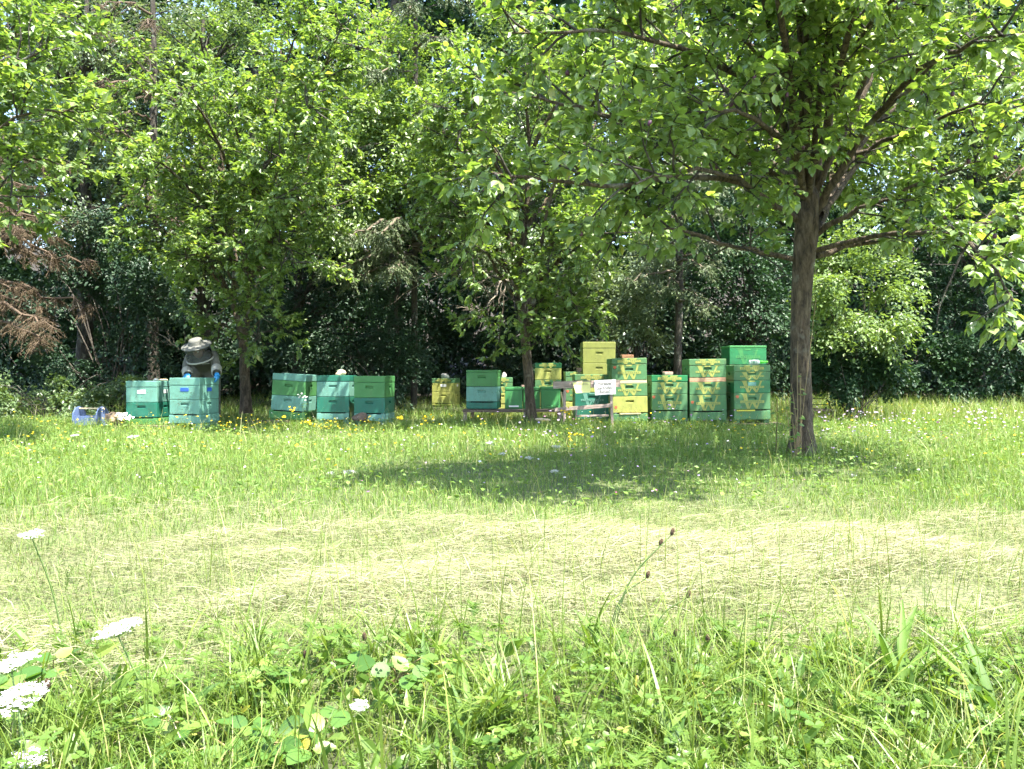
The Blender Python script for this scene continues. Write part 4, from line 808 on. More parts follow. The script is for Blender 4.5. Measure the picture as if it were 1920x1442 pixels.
def quad(bm, pts, y, mi=0):
    f = bm.faces.new([bm.verts.new((x, y, z)) for x, z in pts]); f.material_index = mi
def emblem(parent, W, Dp, z0, z1, col, under, lid=False, shift=0.0):
    """The stencilled serif W with a word band across it, as thin paint on the front."""
    bm = bmesh.new(); h = z1-z0; y = -Dp/2-.0012; s = W*.66; f = lambda u, v: (shift+u*s, z0+v*h)
    if not lid:
        for k, q in enumerate([[(-.42, .93), (-.23, .93), (-.115, .05), (-.215, .05)], [(-.155, .05), (-.105, .05), (.04, .53), (-.03, .53)],
                               [(-.06, .53), (.11, .53), (.225, .05), (.14, .05)], [(.155, .05), (.215, .05), (.42, .93), (.34, .93)],
                               [(-.48, .97), (-.19, .97), (-.22, .935), (-.45, .935)], [(.27, .97), (.50, .97), (.47, .935), (.30, .935)],
                               [(-.16, .97), (.14, .97), (.10, .87), (-.12, .87)]]):
            quad(bm, [f(*p) for p in q], y-.0002*k)
        b0, b1 = .40, .55
    else:
        for k, q in enumerate([[(-.36, .95), (-.05, .95), (-.1, .72), (-.3, .72)], [(.0, .95), (.36, .95), (.3, .72), (.04, .72)], [(-.26, .32), (-.05, .32), (-.09, .05), (-.21, .05)], [(.08, .32), (.28, .32), (.24, .05), (.13, .05)]]):
            quad(bm, [f(*p) for p in q], y-.0002*k)
        b0, b1 = .32, .70
    quad(bm, [f(-.50, b0), f(.50, b0), f(.50, b1), f(-.50, b1)], y-.0016)
    rg = random.Random(int(abs(z0)*1e4)+7)
    for i in range(11):
        u = -.45+i*.083; a, b = b0+(b1-b0)*.22, b0+(b1-b0)*.78; w = .012
        quad(bm, [f(u, a), f(u+w, a), f(u+w, b), f(u, b)], y-.002, 1)
        k = rg.random()
        if k < .7: quad(bm, [f(u+.014, b-.05), f(u+.04, b-.05), f(u+.04, b), f(u+.014, b)], y-.0021, 1)
        if k > .35: quad(bm, [f(u+.014, a), f(u+.038, a), f(u+.038, a+.05), f(u+.014, a+.05)], y-.0021, 1)
    o = bm_obj('emblem', bm, None, parent); o.data.materials.append(M[col]); o.data.materials.append(M[under])
    for p in o.data.polygons:
        pass
    return o

def hive(label, l, r, d, levels, yaw=0.0, roll=0.0, depth=.50, ground=True, name='beehive', group='beehives in the clearing'):
    """levels from the top: (kind, y_top, y_bottom, colour, options)."""
    W = (r-l)/F*d/math.cos(R(yaw)); fc = P((l+r)/2, HY, d); off = Vector((-math.sin(R(yaw)), math.cos(R(yaw)), 0))*depth/2
    x, y = fc.x+off.x, fc.y+off.y; gz = G(x, y)
    root = empty(name, (x, y, gz), label, 'beehive', group, rot=(0, R(roll), R(yaw)))
    zz = lambda py: PZ(py, d)-gz
    for kind, a, b, col, opt in levels:
        z1, z0 = zz(a), zz(b)
        if kind == 'lid':
            o = simple_box('lid', root, M[col], 0, 0, z0+.001, W+.006, depth+.006, z1-z0-.001, .008)
            if 'W' in opt: emblem(o, W, depth+.006, z0, z1, opt.get('em', 'olive'), col, True)
        elif kind == 'box':
            o = hive_box('super', root, M[col], W, depth, z0+.0015, z1-.0015, opt.get('grip', True))
            if 'W' in opt: emblem(o, W, depth, z0, z1, opt.get('em', 'olive'), col)
            g = z0+.6*(z1-z0)
            if 'insert' in opt:
                simple_box('handle_insert', o, M[opt['insert']], 0, -depth/2+.006, g-.006, .116, .02, .05, .003)
                bm = bmesh.new(); box_bm(bm, W/2-.006, 0, g-.006, .02, .116, .05, .003); bm_obj('handle_insert', bm, M[opt['insert']], o)
            if 'tag' in opt:
                u, v = opt['tag']; bm = bmesh.new(); bmesh.ops.create_circle(bm, cap_ends=True, segments=10, radius=.022)
                for w_ in bm.verts: w_.co = Vector((u*W/2+w_.co.x*(1+.2*math.sin(w_.co.y*99)), -depth/2-.003, z0+v*(z1-z0)+w_.co.y))
                bm_obj('number_tag', bm, M['mark'], o)
        elif kind == 'spacer':
            simple_box('spacer', root, M[col], 0, 0, z0+.001, W-.004, depth-.004, z1-z0-.002, .003)
        elif kind == 'base':
            bm = bmesh.new(); bw = W+opt.get('wide', 0)
            slit = opt.get('slit', .016)
            zb = max(0.02, 0 if opt.get('ground', ground) else z0)
            box_bm(bm, 0, 0, max(z0, .02), bw, depth+.004, z1-max(z0, .02)-slit, .006)
            for s in (-1, 1): box_bm(bm, s*(bw/2-.03), 0, z1-slit-.004, .05, depth-.01, slit+.002, 0)
            o = bm_obj('base', bm, M[col], root)
            if slit: simple_box('entrance', o, M['slot'], 0, .01, z1-slit-.004, bw-.115, depth-.05, slit+.003, 0)
            if 'strip' in opt: simple_box('entrance_strip', o, M[opt['strip']], opt.get('sx', 0)*W, -depth/2+.004, z1-slit-.006, W*opt.get('sw', .8), .03, .018, .002)
            if z0 > .03 and opt.get('feet', True):
                for s in (-1, 1): simple_box('foot', root, M[col], s*(bw/2-.05), 0, -.02, .08, depth-.05, z0+.019, .003)
    return root
W_ = {'W': 1}
# --- left pair, beside the beekeeper
hA = hive('mint and dark green hive with a white hand-hold, leftmost of all', 235.5, 294.5, 11., [('lid', 714.5, 726, 'mint', {}), ('box', 726, 754.5, 'mint', {'insert': 'white'}), ('box', 754.5, 783, 'teal', {}), ('base', 783, 796, 'green', {})], yaw=-3)
hB = hive('mint hive with blue hand-holds and bees, in front of the beekeeper', 316, 376, 10.9, [('lid', 708.5, 722.5, 'mint', {}), ('box', 722.5, 749.5, 'mint', {'insert': 'blue'}), ('box', 749.5, 777, 'mint', {}), ('base', 777, 794, 'mint', {'wide': .02})], yaw=-9)
# --- three middle hives
hC = hive('leaning hive with mint lid, green box over mint box, on green base', 505, 569, 11.9, [('lid', 701, 713.5, 'mint', {}), ('box', 713.5, 742, 'green', {}), ('box', 742, 770, 'mint', {}), ('base', 770, 786, 'green', {'wide': .05})], yaw=-6, roll=3.5)
hD = hive('hive with teal lid, mint box over teal box, in the middle trio', 593.5, 655, 11.8, [('lid', 704, 715.5, 'teal', {}), ('box', 715.5, 744, 'mint', {}), ('box', 744, 773.5, 'teal', {}), ('base', 773.5, 787, 'mint', {})], yaw=-2)
hE = hive('hive with green lid, green box over teal box, on mint base', 663, 722, 11.6, [('lid', 705, 717, 'green', {}), ('box', 717, 746, 'green', {}), ('box', 746, 775, 'teal', {}), ('base', 775, 789, 'mint', {})], yaw=-8)
# --- far hive
hF = hive('small far olive hive with a white stone on its lid', 809.5, 853, 16.2, [('lid', 709.5, 718, 'hgreen', W_), ('box', 718, 735, 'olive', {'insert': 'white'}), ('box', 735, 756, 'olive', {}), ('base', 756, 766, 'olive', {})], yaw=-8)
# --- on the bench
hG = hive('hive with green box over mint box on the low plank bench', 874, 932, 11.7, [('lid', 694, 698, 'green', {}), ('box', 698, 725, 'green', {}), ('box', 725, 753, 'mint', {}), ('base', 753, 766.4, 'teal', {'ground': False, 'feet': False})], yaw=-6)
hH = hive('olive and green hive half hidden behind the bench hive', 918, 961, 14.2, [('lid', 708, 717, 'hgreen', W_), ('box', 717, 737, 'hgreen', W_), ('box', 737, 757, 'olive', {}), ('base', 757, 768, 'olive', {})])
def nuc(label, l, r, d, a, b, strip):
    W = (r-l)/F*d; fc = P((l+r)/2, b, d); root = empty('nucleus_hive', (fc.x, fc.y+.2, fc.z), label, 'beehive', 'small green hives on the bench'); h = (b-a)/F*d
    o = simple_box('body', root, M['nuc'], 0, 0, .0, W-.006, .4, h*.86, .006); simple_box('lid', root, M['nuc'], 0, 0, h*.86+.002, W, .41, h*.14-.002, .006)
    simple_box('ledge', o, M[strip], 0, -.213, h*.08, W*.55, .03, .022, .002); simple_box('slit', o, M['slot'], 0, -.2, h*.13, W*.45, .006, .012, 0)
nuc('small green nucleus hive with a white entrance ledge, left of the plum trunk', 946.5, 980, 11.9, 726, 766.4, 'white')
nuc('small green nucleus hive hidden behind the middle plum trunk', 981, 1013, 12., 726.5, 766.2, 'nuc')
nuc('small green nucleus hive just right of the middle plum trunk', 1014.5, 1051, 11.9, 725.5, 766.4, 'nuc')
hK = hive('hive with teal-green lid over olive box, behind the small green hives', 1003, 1051, 13.4, [('lid', 680.5, 690, 'bright', {'W': 1}), ('box', 690, 712, 'olive', {}), ('box', 712, 736, 'hgreen', W_), ('box', 736, 762, 'olive', {}), ('base', 762, 774, 'olive', {})], yaw=-5)
hL = hive('green and olive hive mostly hidden behind the trestle at its left end', 1060.5, 1112, 13.3, [('lid', 697, 706.5, 'hgreen', W_), ('box', 706.5, 729, 'hgreen', W_), ('box', 729, 752, 'hgreen', {'W': 1, 'tag': (-.85, .8)}), ('base', 752, 770, 'olive', {})])
hM = hive('hive with dark teal boxes right behind the warning sign', 1078, 1143, 12., [('lid', 702, 714, 'hgreen', W_), ('box', 714, 736, 'olive', {}), ('box', 736, 763, 'teal', {'W': 1, 'em': 'mint'}), ('base', 763, 786, 'teal', {})])
hN = hive('tall plain olive hive, highest of all', 1093, 1154, 13.2, [('lid', 641, 653, 'dolive', {}), ('box', 653, 681, 'dolive', {}), ('box', 681, 709, 'dolive', {}), ('box', 709, 737, 'dolive', {}), ('box', 737, 762, 'dolive', {}), ('base', 762, 774, 'dolive', {})])
hO = hive('hive with a pale wood spacer and plain olive bottom box, next to the warning sign', 1149, 1215, 11.6, [('lid', 671.5, 683, 'hgreen', W_), ('box', 683, 713, 'hgreen', {'W': 1, 'tag': (-.82, .82)}), ('spacer', 713, 719, 'cream', {}), ('box', 719, 743, 'hgreen', W_), ('box', 743, 774, 'olive', {'tag': (-.8, .35)}), ('base', 774, 790, 'hgreen', {'strip': 'cream', 'sw': .6})], yaw=1, roll=-1.2)
hP = hive('low hive with a teal emblem lid, shortest of the right row', 1222, 1289, 11.7, [('lid', 703.5, 716, 'bright', W_), ('box', 716, 739, 'hgreen', W_), ('box', 739, 769.5, 'hgreen', {'W': 1, 'tag': (-.88, .82)}), ('base', 769.5, 788, 'hgreen', {'em': 'olive'})])
hQ = hive('hive with a reddish wood spacer under its top box', 1294, 1363, 11.7, [('lid', 673, 685, 'hgreen', W_), ('box', 685, 708, 'hgreen', W_), ('spacer', 708, 716, 'cedar', {}), ('box', 716, 740, 'hgreen', W_), ('box', 740, 771, 'hgreen', {'W': 1, 'tag': (-.86, .55)}), ('base', 771, 788, 'hgreen', {})], roll=-.8)
hR = hive('hive with a yellow entrance strip, last of the row near the big trunk', 1377, 1445, 11.6, [('lid', 684.5, 697, 'hgreen', W_), ('box', 697, 713, 'hgreen', W_), ('box', 713, 737, 'bright', {'W': 1, 'insert': 'mint'}), ('box', 737, 768, 'hgreen', {'W': 1, 'tag': (-.82, .78)}), ('base', 768, 787, 'hgreen', {'strip': 'yellow', 'sx': -.18, 'sw': .5})], roll=-.6)
hS = hive('bright glossy green box on a stack behind the hive with the bottle', 1368, 1437, 12.3, [('lid', 648, 652.5, 'nuc', {}), ('box', 652.5, 684, 'bright', {'W': 1, 'em': 'nuc', 'grip': False}), ('box', 684, 712, 'hgreen', {}), ('box', 712, 740, 'hgreen', {}), ('box', 740, 766, 'hgreen', {}), ('base', 766, 780, 'hgreen', {})])
hT = hive('grey-mint hive standing hidden between two of the middle trio', 606, 651, 13.0, [('lid', 707, 717, 'mint', {}), ('box', 717, 742, 'white', {}), ('box', 742, 766, 'mint', {}), ('base', 766, 778, 'mint', {})], yaw=-6)

# ---------------------------------------------------------------- things on the lids
def stone(name, label, cat, px, py, d, size, mat, seed, group=None, dy=.25, rz=0):
    rg = np.random.default_rng(seed); bm = bmesh.new(); bmesh.ops.create_icosphere(bm, subdivisions=3, radius=1)
    ph = rg.uniform(0, 6, 6)
    for v in bm.verts:
        c = v.co; k = 1+.16*math.sin(c.x*2.3+ph[0])*math.sin(c.y*2.1+ph[1])+.12*math.sin(c.z*3+c.x*2+ph[2])+.05*math.sin(c.y*7+ph[3])
        v.co = Vector((c.x*k*size[0]/2, c.y*k*size[1]/2, max(-.42, c.z*k)*size[2]/1.42))
    zmin = min(v.co.z for v in bm.verts)
    for v in bm.verts: v.co.z -= zmin
    o = bm_obj(name, bm, mat, None, True); p = P(px, py, d+dy); q = P(px, py, d); o.location = (p.x, d+dy, q.z); o.rotation_euler = (0, 0, rz); tag(o, label, cat, group)
def brick(name, label, px, py, d, size, mat, group='weights lying on hive lids', dy=.25, rz=.1):
    bm = bmesh.new(); box_bm(bm, 0, 0, 0, *size, bev=.008); rg = random.Random(int(px))
    for v in bm.verts: v.co += Vector((rg.uniform(-1, 1), rg.uniform(-1, 1), rg.uniform(-.3, .6)))*.004
    o = bm_obj(name, bm, mat); q = P(px, py, d); o.location = (PX(px, d+dy), d+dy, q.z+.001); o.rotation_euler = (0, 0, rz); tag(o, label, 'brick', group)
M['stone'] = paint('pale stone', (.62, .58, .50), .85, .25, 18, .6)
M['split'] = wood('split log wood', (.52, .38, .22), (.70, .56, .38), (4, 30, 30))
M['brick'] = paint('old brick', (.30, .14, .08), .9, .4, 25, .7)
M['pbrick'] = paint('pinkish brick', (.42, .27, .22), .9, .3, 25, .7)
GW = 'weights lying on hive lids'
stone('stone', 'white stone on the lid of the small far olive hive', 'stone', 834, 709.2, 16.2, (.17, .14, .10), M['stone'], 1, GW)
stone('stone', 'pale stone on the hive half hidden behind the bench hive', 'stone', 945, 707.8, 14.2, (.09, .1, .075), M['stone'], 2, GW)
stone('split_log', 'pale split log lying on the teal lid in the middle trio', 'log', 638, 703.8, 11.8, (.15, .3, .075), M['split'], 3, GW, rz=.2)
stone('stone', 'small white stone on the leftmost hive', 'stone', 292, 714, 11., (.07, .07, .03), M['stone'], 4, GW, dy=.3)
brick('brick', 'brown brick on the hive with the pale wood spacer', 1176, 671.2, 11.6, (.17, .10, .05), M['brick'])
brick('brick', 'pinkish brick on the lid of the low teal-lidded hive', 1252, 703.2, 11.7, (.13, .10, .045), M['pbrick'])
brick('brick', 'pinkish brick on the hidden hive behind the trestle', 1086, 696.8, 13.3, (.07, .10, .06), M['pbrick'])
brick('brick', 'flat pale slab lying on the small green hives beside the trunk', 983, 725.8, 11.9, (.09, .12, .025), M['pbrick'], dy=.2)
brick('wooden_slat', 'orange wooden slat across the back of the leftmost hive', 303, 714, 11., (.16, .03, .018), M['cream'], dy=.42, rz=0)
for o in COL.objects:
    if o.get('label') == 'orange wooden slat across the back of the leftmost hive': o['category'] = 'slat'
# plastic spray bottle lying on the last hive
M['bottle'] = paint('white plastic bottle', (.72, .74, .66), .35, .06, 8)
M['neon'] = paint('bright green plastic', (.08, .62, .03), .35, .1, 8)
M['print'] = paint('green print', (.10, .30, .14), .5, .2, 8)
def lathe(name, prof, mat, parent, axis='z', seg=20):
    bm = bmesh.new(); rings = []
    for r_, z in prof: rings.append([bm.verts.new((r_*math.cos(2*math.pi*k/seg), r_*math.sin(2*math.pi*k/seg), z)) for k in range(seg)])
    for a, b in zip(rings, rings[1:]):
        for k in range(seg): bm.faces.new((a[k], a[(k+1) % seg], b[(k+1) % seg], b[k]))
    bm.faces.new(rings[0][::-1]); bm.faces.new(rings[-1])
    return bm_obj(name, bm, mat, parent, True)
q = P(1410, 684.3, 11.6); rb = empty('bottle', (q.x, 11.75, q.z+.037), 'white plastic bottle with bright green cap lying on a hive', 'bottle', rot=(0, R(88), R(-4)))
bo = lathe('body', [(.030, 0), (.036, .006), (.036, .115), (.033, .135), (.018, .155)], M['bottle'], rb)
cp = lathe('cap', [(.020, .150), (.022, .155), (.022, .19), (.015, .20), (.015, .222), (.009, .224), (.009, .238), (.013, .24), (.013, .262), (.008, .268)], M['neon'], rb)
lb = bmesh.new()
for z0, z1, a0, a1 in ((.03, .04, -.7, .7), (.05, .075, -.5, .6), (.085, .09, -.8, .8), (.098, .104, -.8, .8)):
    pv = None
    for k in range(9):
        a = a0+(a1-a0)*k/8-math.pi/2; c = [lb.verts.new((.0366*math.cos(a), .0366*math.sin(a), z)) for z in (z0, z1)]
        if pv: lb.faces.new((pv[0], c[0], c[1], pv[1]))
        pv = c
bm_obj('label_print', lb, M['print'], bo)

# ---------------------------------------------------------------- bench, trestle with the warning signs
def beam(name, parent, mat, a, b, w, h, bev=.003, off=Vector((0, 0, 0))):
    a, b = Vector(a)-off, Vector(b)-off; L = (b-a).length; bm = bmesh.new(); box_bm(bm, 0, 0, -h/2, L, w, h, bev)
    o = bm_obj(name, bm, mat, parent); x = (b-a).normalized(); zv = Vector((0, 0, 1)) if abs(x.z) < .9 else Vector((0, -1, 0)); y = zv.cross(x).normalized(); z = x.cross(y)
    m = Matrix((x, y, z)).transposed().to_4x4(); m.translation = (a+b)/2; o.matrix_basis = m; return o
b0 = P(962, 790, 11.9); bz = G(b0.x, 11.9); root = empty('bench', (b0.x, 11.9, bz), 'low weathered plank bench carrying a tall hive and three small green ones', 'bench'); off = Vector((b0.x, 11.9, bz))
zt = PZ(770.2, 11.7)
for dy in (0, .15, .30): beam('plank', root, M['brown_wood'], (PX(867, 11.62), 11.68+dy, zt), (PX(1062, 11.9), 11.72+dy, zt), .14, .035, off=off)
for px, dy in ((872, .02), (884, .3), (985, .0), (1050, .0), (1050, .3)): beam('leg', root, M['grey_wood'], (PX(px, 11.7), 11.68+dy, zt-.018), (PX(px, 11.7), 11.68+dy, bz-.02), .05, .05, off=off)
D = 10.9; o0 = P(1100, 790, D); gz = G(o0.x, D); root = empty('trestle', (o0.x, D, gz), 'rough wooden trestle with a sloping top board carrying two notices', 'trestle'); off = Vector((o0.x, D, gz))
def pp(px, py, d=D): return P(px, py, d)
bd = beam('top_board', root, M['grey_wood'], pp(1037, 722), pp(1163, 719), .025, .095, off=off)
beam('post', root, M['grey_wood'], pp(1059, 716, D+.03), (pp(1058, 716).x, D+.03, gz-.02), .035, .05, off=off)
beam('post', root, M['grey_wood'], pp(1145, 722, D+.03), (pp(1149, 722).x, D+.03, gz-.02), .035, .05, off=off)
beam('rail', root, M['grey_wood'], pp(1040, 768.5, D+.005), pp(1148, 760, D+.005), .02, .05, off=off)
beam('brace', root, M['cream'], pp(1052, 735, D+.06), pp(1058, 765, D+.06), .02, .03, off=off)
beam('rail', root, M['grey_wood'], pp(1081, 780, D+.0), pp(1141, 779, D+.0), .02, .025, off=off)
beam('brace', root, M['grey_wood'], pp(1081, 767, D+.03), pp(1080, 782, D+.03), .02, .03, off=off)
def text(name, body, size, loc, mat, parent, rot=0.0, sx=1.0, bold=.0):
    cu = bpy.data.curves.new(name, 'FONT'); cu.body = body; cu.size = size; cu.align_x = 'CENTER'; cu.align_y = 'CENTER'; cu.offset = bold; cu.resolution_u = 3
    t = bpy.data.objects.new(name, cu); COL.objects.link(t); bpy.context.view_layer.update()
    me = bpy.data.meshes.new_from_object(t.evaluated_get(bpy.context.evaluated_depsgraph_get())); bpy.data.objects.remove(t)
    for v in me.vertices: v.co = Vector((v.co.x*sx, 0, v.co.y))
    me.transform(Matrix.Rotation(rot, 4, 'Y')); me.transform(Matrix.Translation(loc)); me.materials.clear(); o = link(name, me, mat, parent); return o
M['paper'] = paint('white board', (.72, .71, .68), .5, .03, 6, .03)
M['ypaper'] = paint('yellow paper', (.80, .74, .30), .6, .06, 6, .05)
M['ink'] = paint('faded black ink', (.03, .03, .03), .7, .2, 30)
def sheet(name, pts, y, mat, parent, thick=.004, curl=None, off=Vector((0, 0, 0))):
    """flat board outlined by photo points, at depth y."""
    bm = bmesh.new(); n = 12
    (x0, z0), (x1, z1), (x2, z2), (x3, z3) = [(PX(a, y), PZ(b, y)) for a, b in pts]      # tl, tr, br, bl
    g = []
    for i in range(n+1):
        v = i/n; row = []
        for j in range(n+1):
            u = j/n; xt, zt_ = x0+(x1-x0)*u, z0+(z1-z0)*u; xb, zb = x3+(x2-x3)*u, z3+(z2-z3)*u
            x, z = xt+(xb-xt)*v, zt_+(zb-zt_)*v; dy = 0 if curl is None else curl(u, v)
            row.append(bm.verts.new(Vector((x, y+dy, z))-off))
        g.append(row)
    for i in range(n):
        for j in range(n): bm.faces.new((g[i][j], g[i+1][j], g[i+1][j+1], g[i][j+1]))
    bm.normal_update(); bmesh.ops.solidify(bm, geom=bm.faces[:], thickness=thick)
    return bm_obj(name, bm, mat, parent)
ys = D-.022; c = P(1135, 726, ys); wr = empty('warning_sign', (c.x, c.y, c.z), 'white warning sign about bees nailed to the trestle board', 'sign')
sheet('board', [(1114, 713.5), (1154.5, 711.5), (1154.5, 739), (1116, 741)], ys, M['paper'], wr, .004, None, Vector(c))
for body, px, py, sz, bo_ in (('Vorsicht!', 1134, 719.3, .060, .0016), ('Stechgefahr', 1134.5, 727.4, .054, .0010), ('Bienen!', 1133.5, 734.6, .054, .0010)):
    q = P(px, py, ys)-c; text('lettering', body, sz, Vector((q.x, -.0065, q.z)), M['ink'], wr, R(-2.5), .85, bo_)
c = P(1090, 726, ys); yr = empty('notice', (c.x, c.y, c.z), 'yellow paper notice with a curled corner on the trestle board', 'notice')
sheet('paper', [(1073, 717), (1107, 715.5), (1107, 736), (1080, 737)], ys, M['ypaper'], yr, .0015, lambda u, v: -.05*max(0, v-.3)*max(0, .75-u), Vector(c))
for k, (a, b) in enumerate(((1085, 1100), (1083, 1103), (1087, 1104))):
    bm = bmesh.new(); x0, x1 = PX(a, ys)-c.x, PX(b, ys)-c.x; z = PZ(718.6+k*1.5, ys)-c.z
    for i in range(9):
        u0, u1 = x0+(x1-x0)*i/9, x0+(x1-x0)*(i+.72)/9; quad(bm, [(u0, z), (u1, z), (u1, z+.0035), (u0, z+.0035)], -.004)
    bm_obj('print_line', bm, M['ink'], yr)
# low bench with a thin iron hoop, right of the big trunk
D = 12.4; c = P(1540, 790, D); gz = G(c.x, D); ir = empty('bench', (c.x, D, gz), 'small dark low bench with a thin iron frame behind the big trunk', 'bench'); off = Vector((c.x, D, gz))
M['iron'] = paint('dark iron', (.03, .028, .02), .7, .3, 20)
beam('seat', ir, M['brown_wood'], P(1515, 768, D), P(1560, 769, D), .3, .035, off=off)
for px in (1519, 1557):
    for dy in (-.1, .12): beam('leg', ir, M['brown_wood'], Vector((PX(px, D), D+dy, PZ(769, D)-.01)), Vector((PX(px, D), D+dy, gz-.02)), .04, .04, off=off)
fr = [P(1520, 768, D+.14), P(1519, 752, D+.15), P(1520, 747, D+.15), P(1550, 748, D+.15), P(1553, 752, D+.15), P(1558, 768, D+.14)]
tv, tt = tube_arrays([(np.array([tuple(v-off) for v in fr]), np.full(6, .008), 6), (np.array([tuple(P(1519, 758, D+.15)-off), tuple(P(1555, 759, D+.15)-off)]), np.full(2, .006), 6)])
link('frame', mesh_np('frame', tv, tt, smooth=True), M['iron'], ir)

# ---------------------------------------------------------------- blue tote, sack, planks at the left
def dotted(name, col, dot):
    m = bpy.data.materials.new(name); n, l = nodes(m); p = n['Principled BSDF']; tc = n.new('ShaderNodeTexCoord')
    vo = n.new('ShaderNodeTexVoronoi'); vo.inputs['Scale'].default_value = 26; vo.inputs['Randomness'].default_value = .25; l.new(tc.outputs['Object'], vo.inputs['Vector'])
    r = ramp(n, [(.17, dot), (.21, col)]); l.new(vo.outputs['Distance'], r.inputs[0]); l.new(r.outputs[0], p.inputs['Base Color']); p.inputs['Roughness'].default_value = .5; return m
M['tote'] = paint('blue paint', (.10, .145, .27), .5, .15, 10)
M['tote_dots'] = dotted('blue paint with white dots', (.13, .18, .31), (.6, .62, .64))
D = 11.2; c = P(163, 790, D); gz = G(c.x, D); tr = empty('tool_tote', (c.x, D+.1, gz), 'blue wooden tool tote with white dotted end and wooden handle', 'tool tote', rot=(0, 0, R(-6)))
def end_panel(x, mat, y0):
    bm = bmesh.new(); pr_ = [(-.13, .02), (.13, .02), (.145, .1), (.135, .2), (.08, .265), (0, .285), (-.08, .265), (-.135, .2), (-.145, .1)]
    f = [bm.verts.new((x-.009, a, z)) for a, z in pr_]; g = [bm.verts.new((x+.009, a, z)) for a, z in pr_]; bm.faces.new(f); bm.faces.new(g[::-1])
    for i in range(len(f)): j = (i+1) % len(f); bm.faces.new((f[i], g[i], g[j], f[j]))
    return bm_obj('end_panel', bm, mat, tr)
end_panel(-.17, M['tote'], 0); end_panel(.17, M['tote_dots'], 0)
simple_box('side_board', tr, M['tote'], 0, -.12, .03, .32, .016, .13, .003); simple_box('side_board', tr, M['tote'], 0, .12, .03, .32, .016, .13, .003); simple_box('floor_board', tr, M['tote'], 0, 0, .025, .32, .22, .014, .002)
tv, tt = tube_arrays([(np.array([[-.2, 0, .255], [0, 0, .256], [.2, 0, .255]]), np.full(3, .012), 8)]); link('handle', mesh_np('handle', tv, tt, smooth=True), M['cream'], tr)
M['sack'] = paint('brown paper sack', (.23, .16, .10), .85, .35, 12, .6)
def sack():
    D = 11.0; c = P(215, 790, D); gz = G(c.x, D); rt = empty('paper_sack', (c.x, D+.05, gz), 'crumpled brown paper sack lying open beside the tote', 'sack', rot=(0, 0, R(-12)))
    bm = bmesh.new(); rg = np.random.default_rng(3); n, k = 14, 22; rings = []
    for i in range(n):
        t = i/(n-1); x = -.14+.30*t; rr = .085+.03*math.sin(t*3)
        if t < .12: rr *= .55
        ring = []
        for j in range(k):
            a = 2*math.pi*j/k; cr = 1+.13*math.sin(3*a+t*9)+.09*math.sin(7*a-t*13)+rg.normal(0, .03)
            ring.append(bm.verts.new((x+.015*math.sin(5*a), math.cos(a)*rr*1.15*cr, .09+math.sin(a)*rr*.85*cr+.03*(1-t))))
        rings.append(ring)
    for a, b in zip(rings, rings[1:]):
        for j in range(k): bm.faces.new((a[j], a[(j+1) % k], b[(j+1) % k], b[j]))
    bm.faces.new(rings[0][::-1]); bm.normal_update(); bmesh.ops.solidify(bm, geom=bm.faces[:], thickness=.004)
    bm_obj('paper', bm, M['sack'], rt)
sack()
for lb_, px, py, s, rz in (('white curled scrap of wax paper in the mouth of the sack', 228, 779, (.10, .09, .03), .3), ('white crumpled cloth on the grass in front of the sack', 236, 786, (.13, .1, .04), -.2)):
    rg = np.random.default_rng(int(px)); bm = bmesh.new(); bmesh.ops.create_grid(bm, x_segments=12, y_segments=10, size=.5)
    for v in bm.verts: v.co = Vector((v.co.x*s[0]*1.3, v.co.y*s[1]*1.3, s[2]*(.5*math.sin(v.co.x*9+px)*math.cos(v.co.y*8)+.3*math.sin(v.co.x*17+v.co.y*13)+.5)))
    bm.normal_update(); bmesh.ops.solidify(bm, geom=bm.faces[:], thickness=.003); o = bm_obj('white_scrap', bm, M['white'], None, True); p = P(px, py, 10.85); o.location = (p.x, 10.85, max(p.z, .03)); o.rotation_euler = (R(12), 0, rz); tag(o, lb_, 'cloth')
def plank(label, a, b, w, h, mat):
    a, b = Vector(a), Vector(b); c = (a+b)/2; o = beam('plank', None, mat, a, b, w, h); tag(o, label, 'plank', 'planks lying under hives')
z = lambda x, y, h: G(x, y)+h
plank('long brown plank on the ground under the two left hives', (PX(215, 10.95), 10.95, .035), (PX(330, 10.9), 10.9, .035), .16, .04, M['brown_wood'])
plank('weathered plank on the ground left of the leaning hive', (PX(462, 11.9), 11.9, .05), (PX(545, 11.9), 11.85, .05), .16, .04, M['brown_wood'])
plank('dark plank lying under the last hive of the row', (PX(1360, 11.7), 11.72, .03), (PX(1462, 11.7), 11.72, .03), .4, .03, M['brown_wood'])
stone('log_block', 'brown wooden block between the feet of the middle trio', 'log', 675, 789, 11.5, (.2, .2, .12), M['brown_wood'], 9, None, dy=.05)
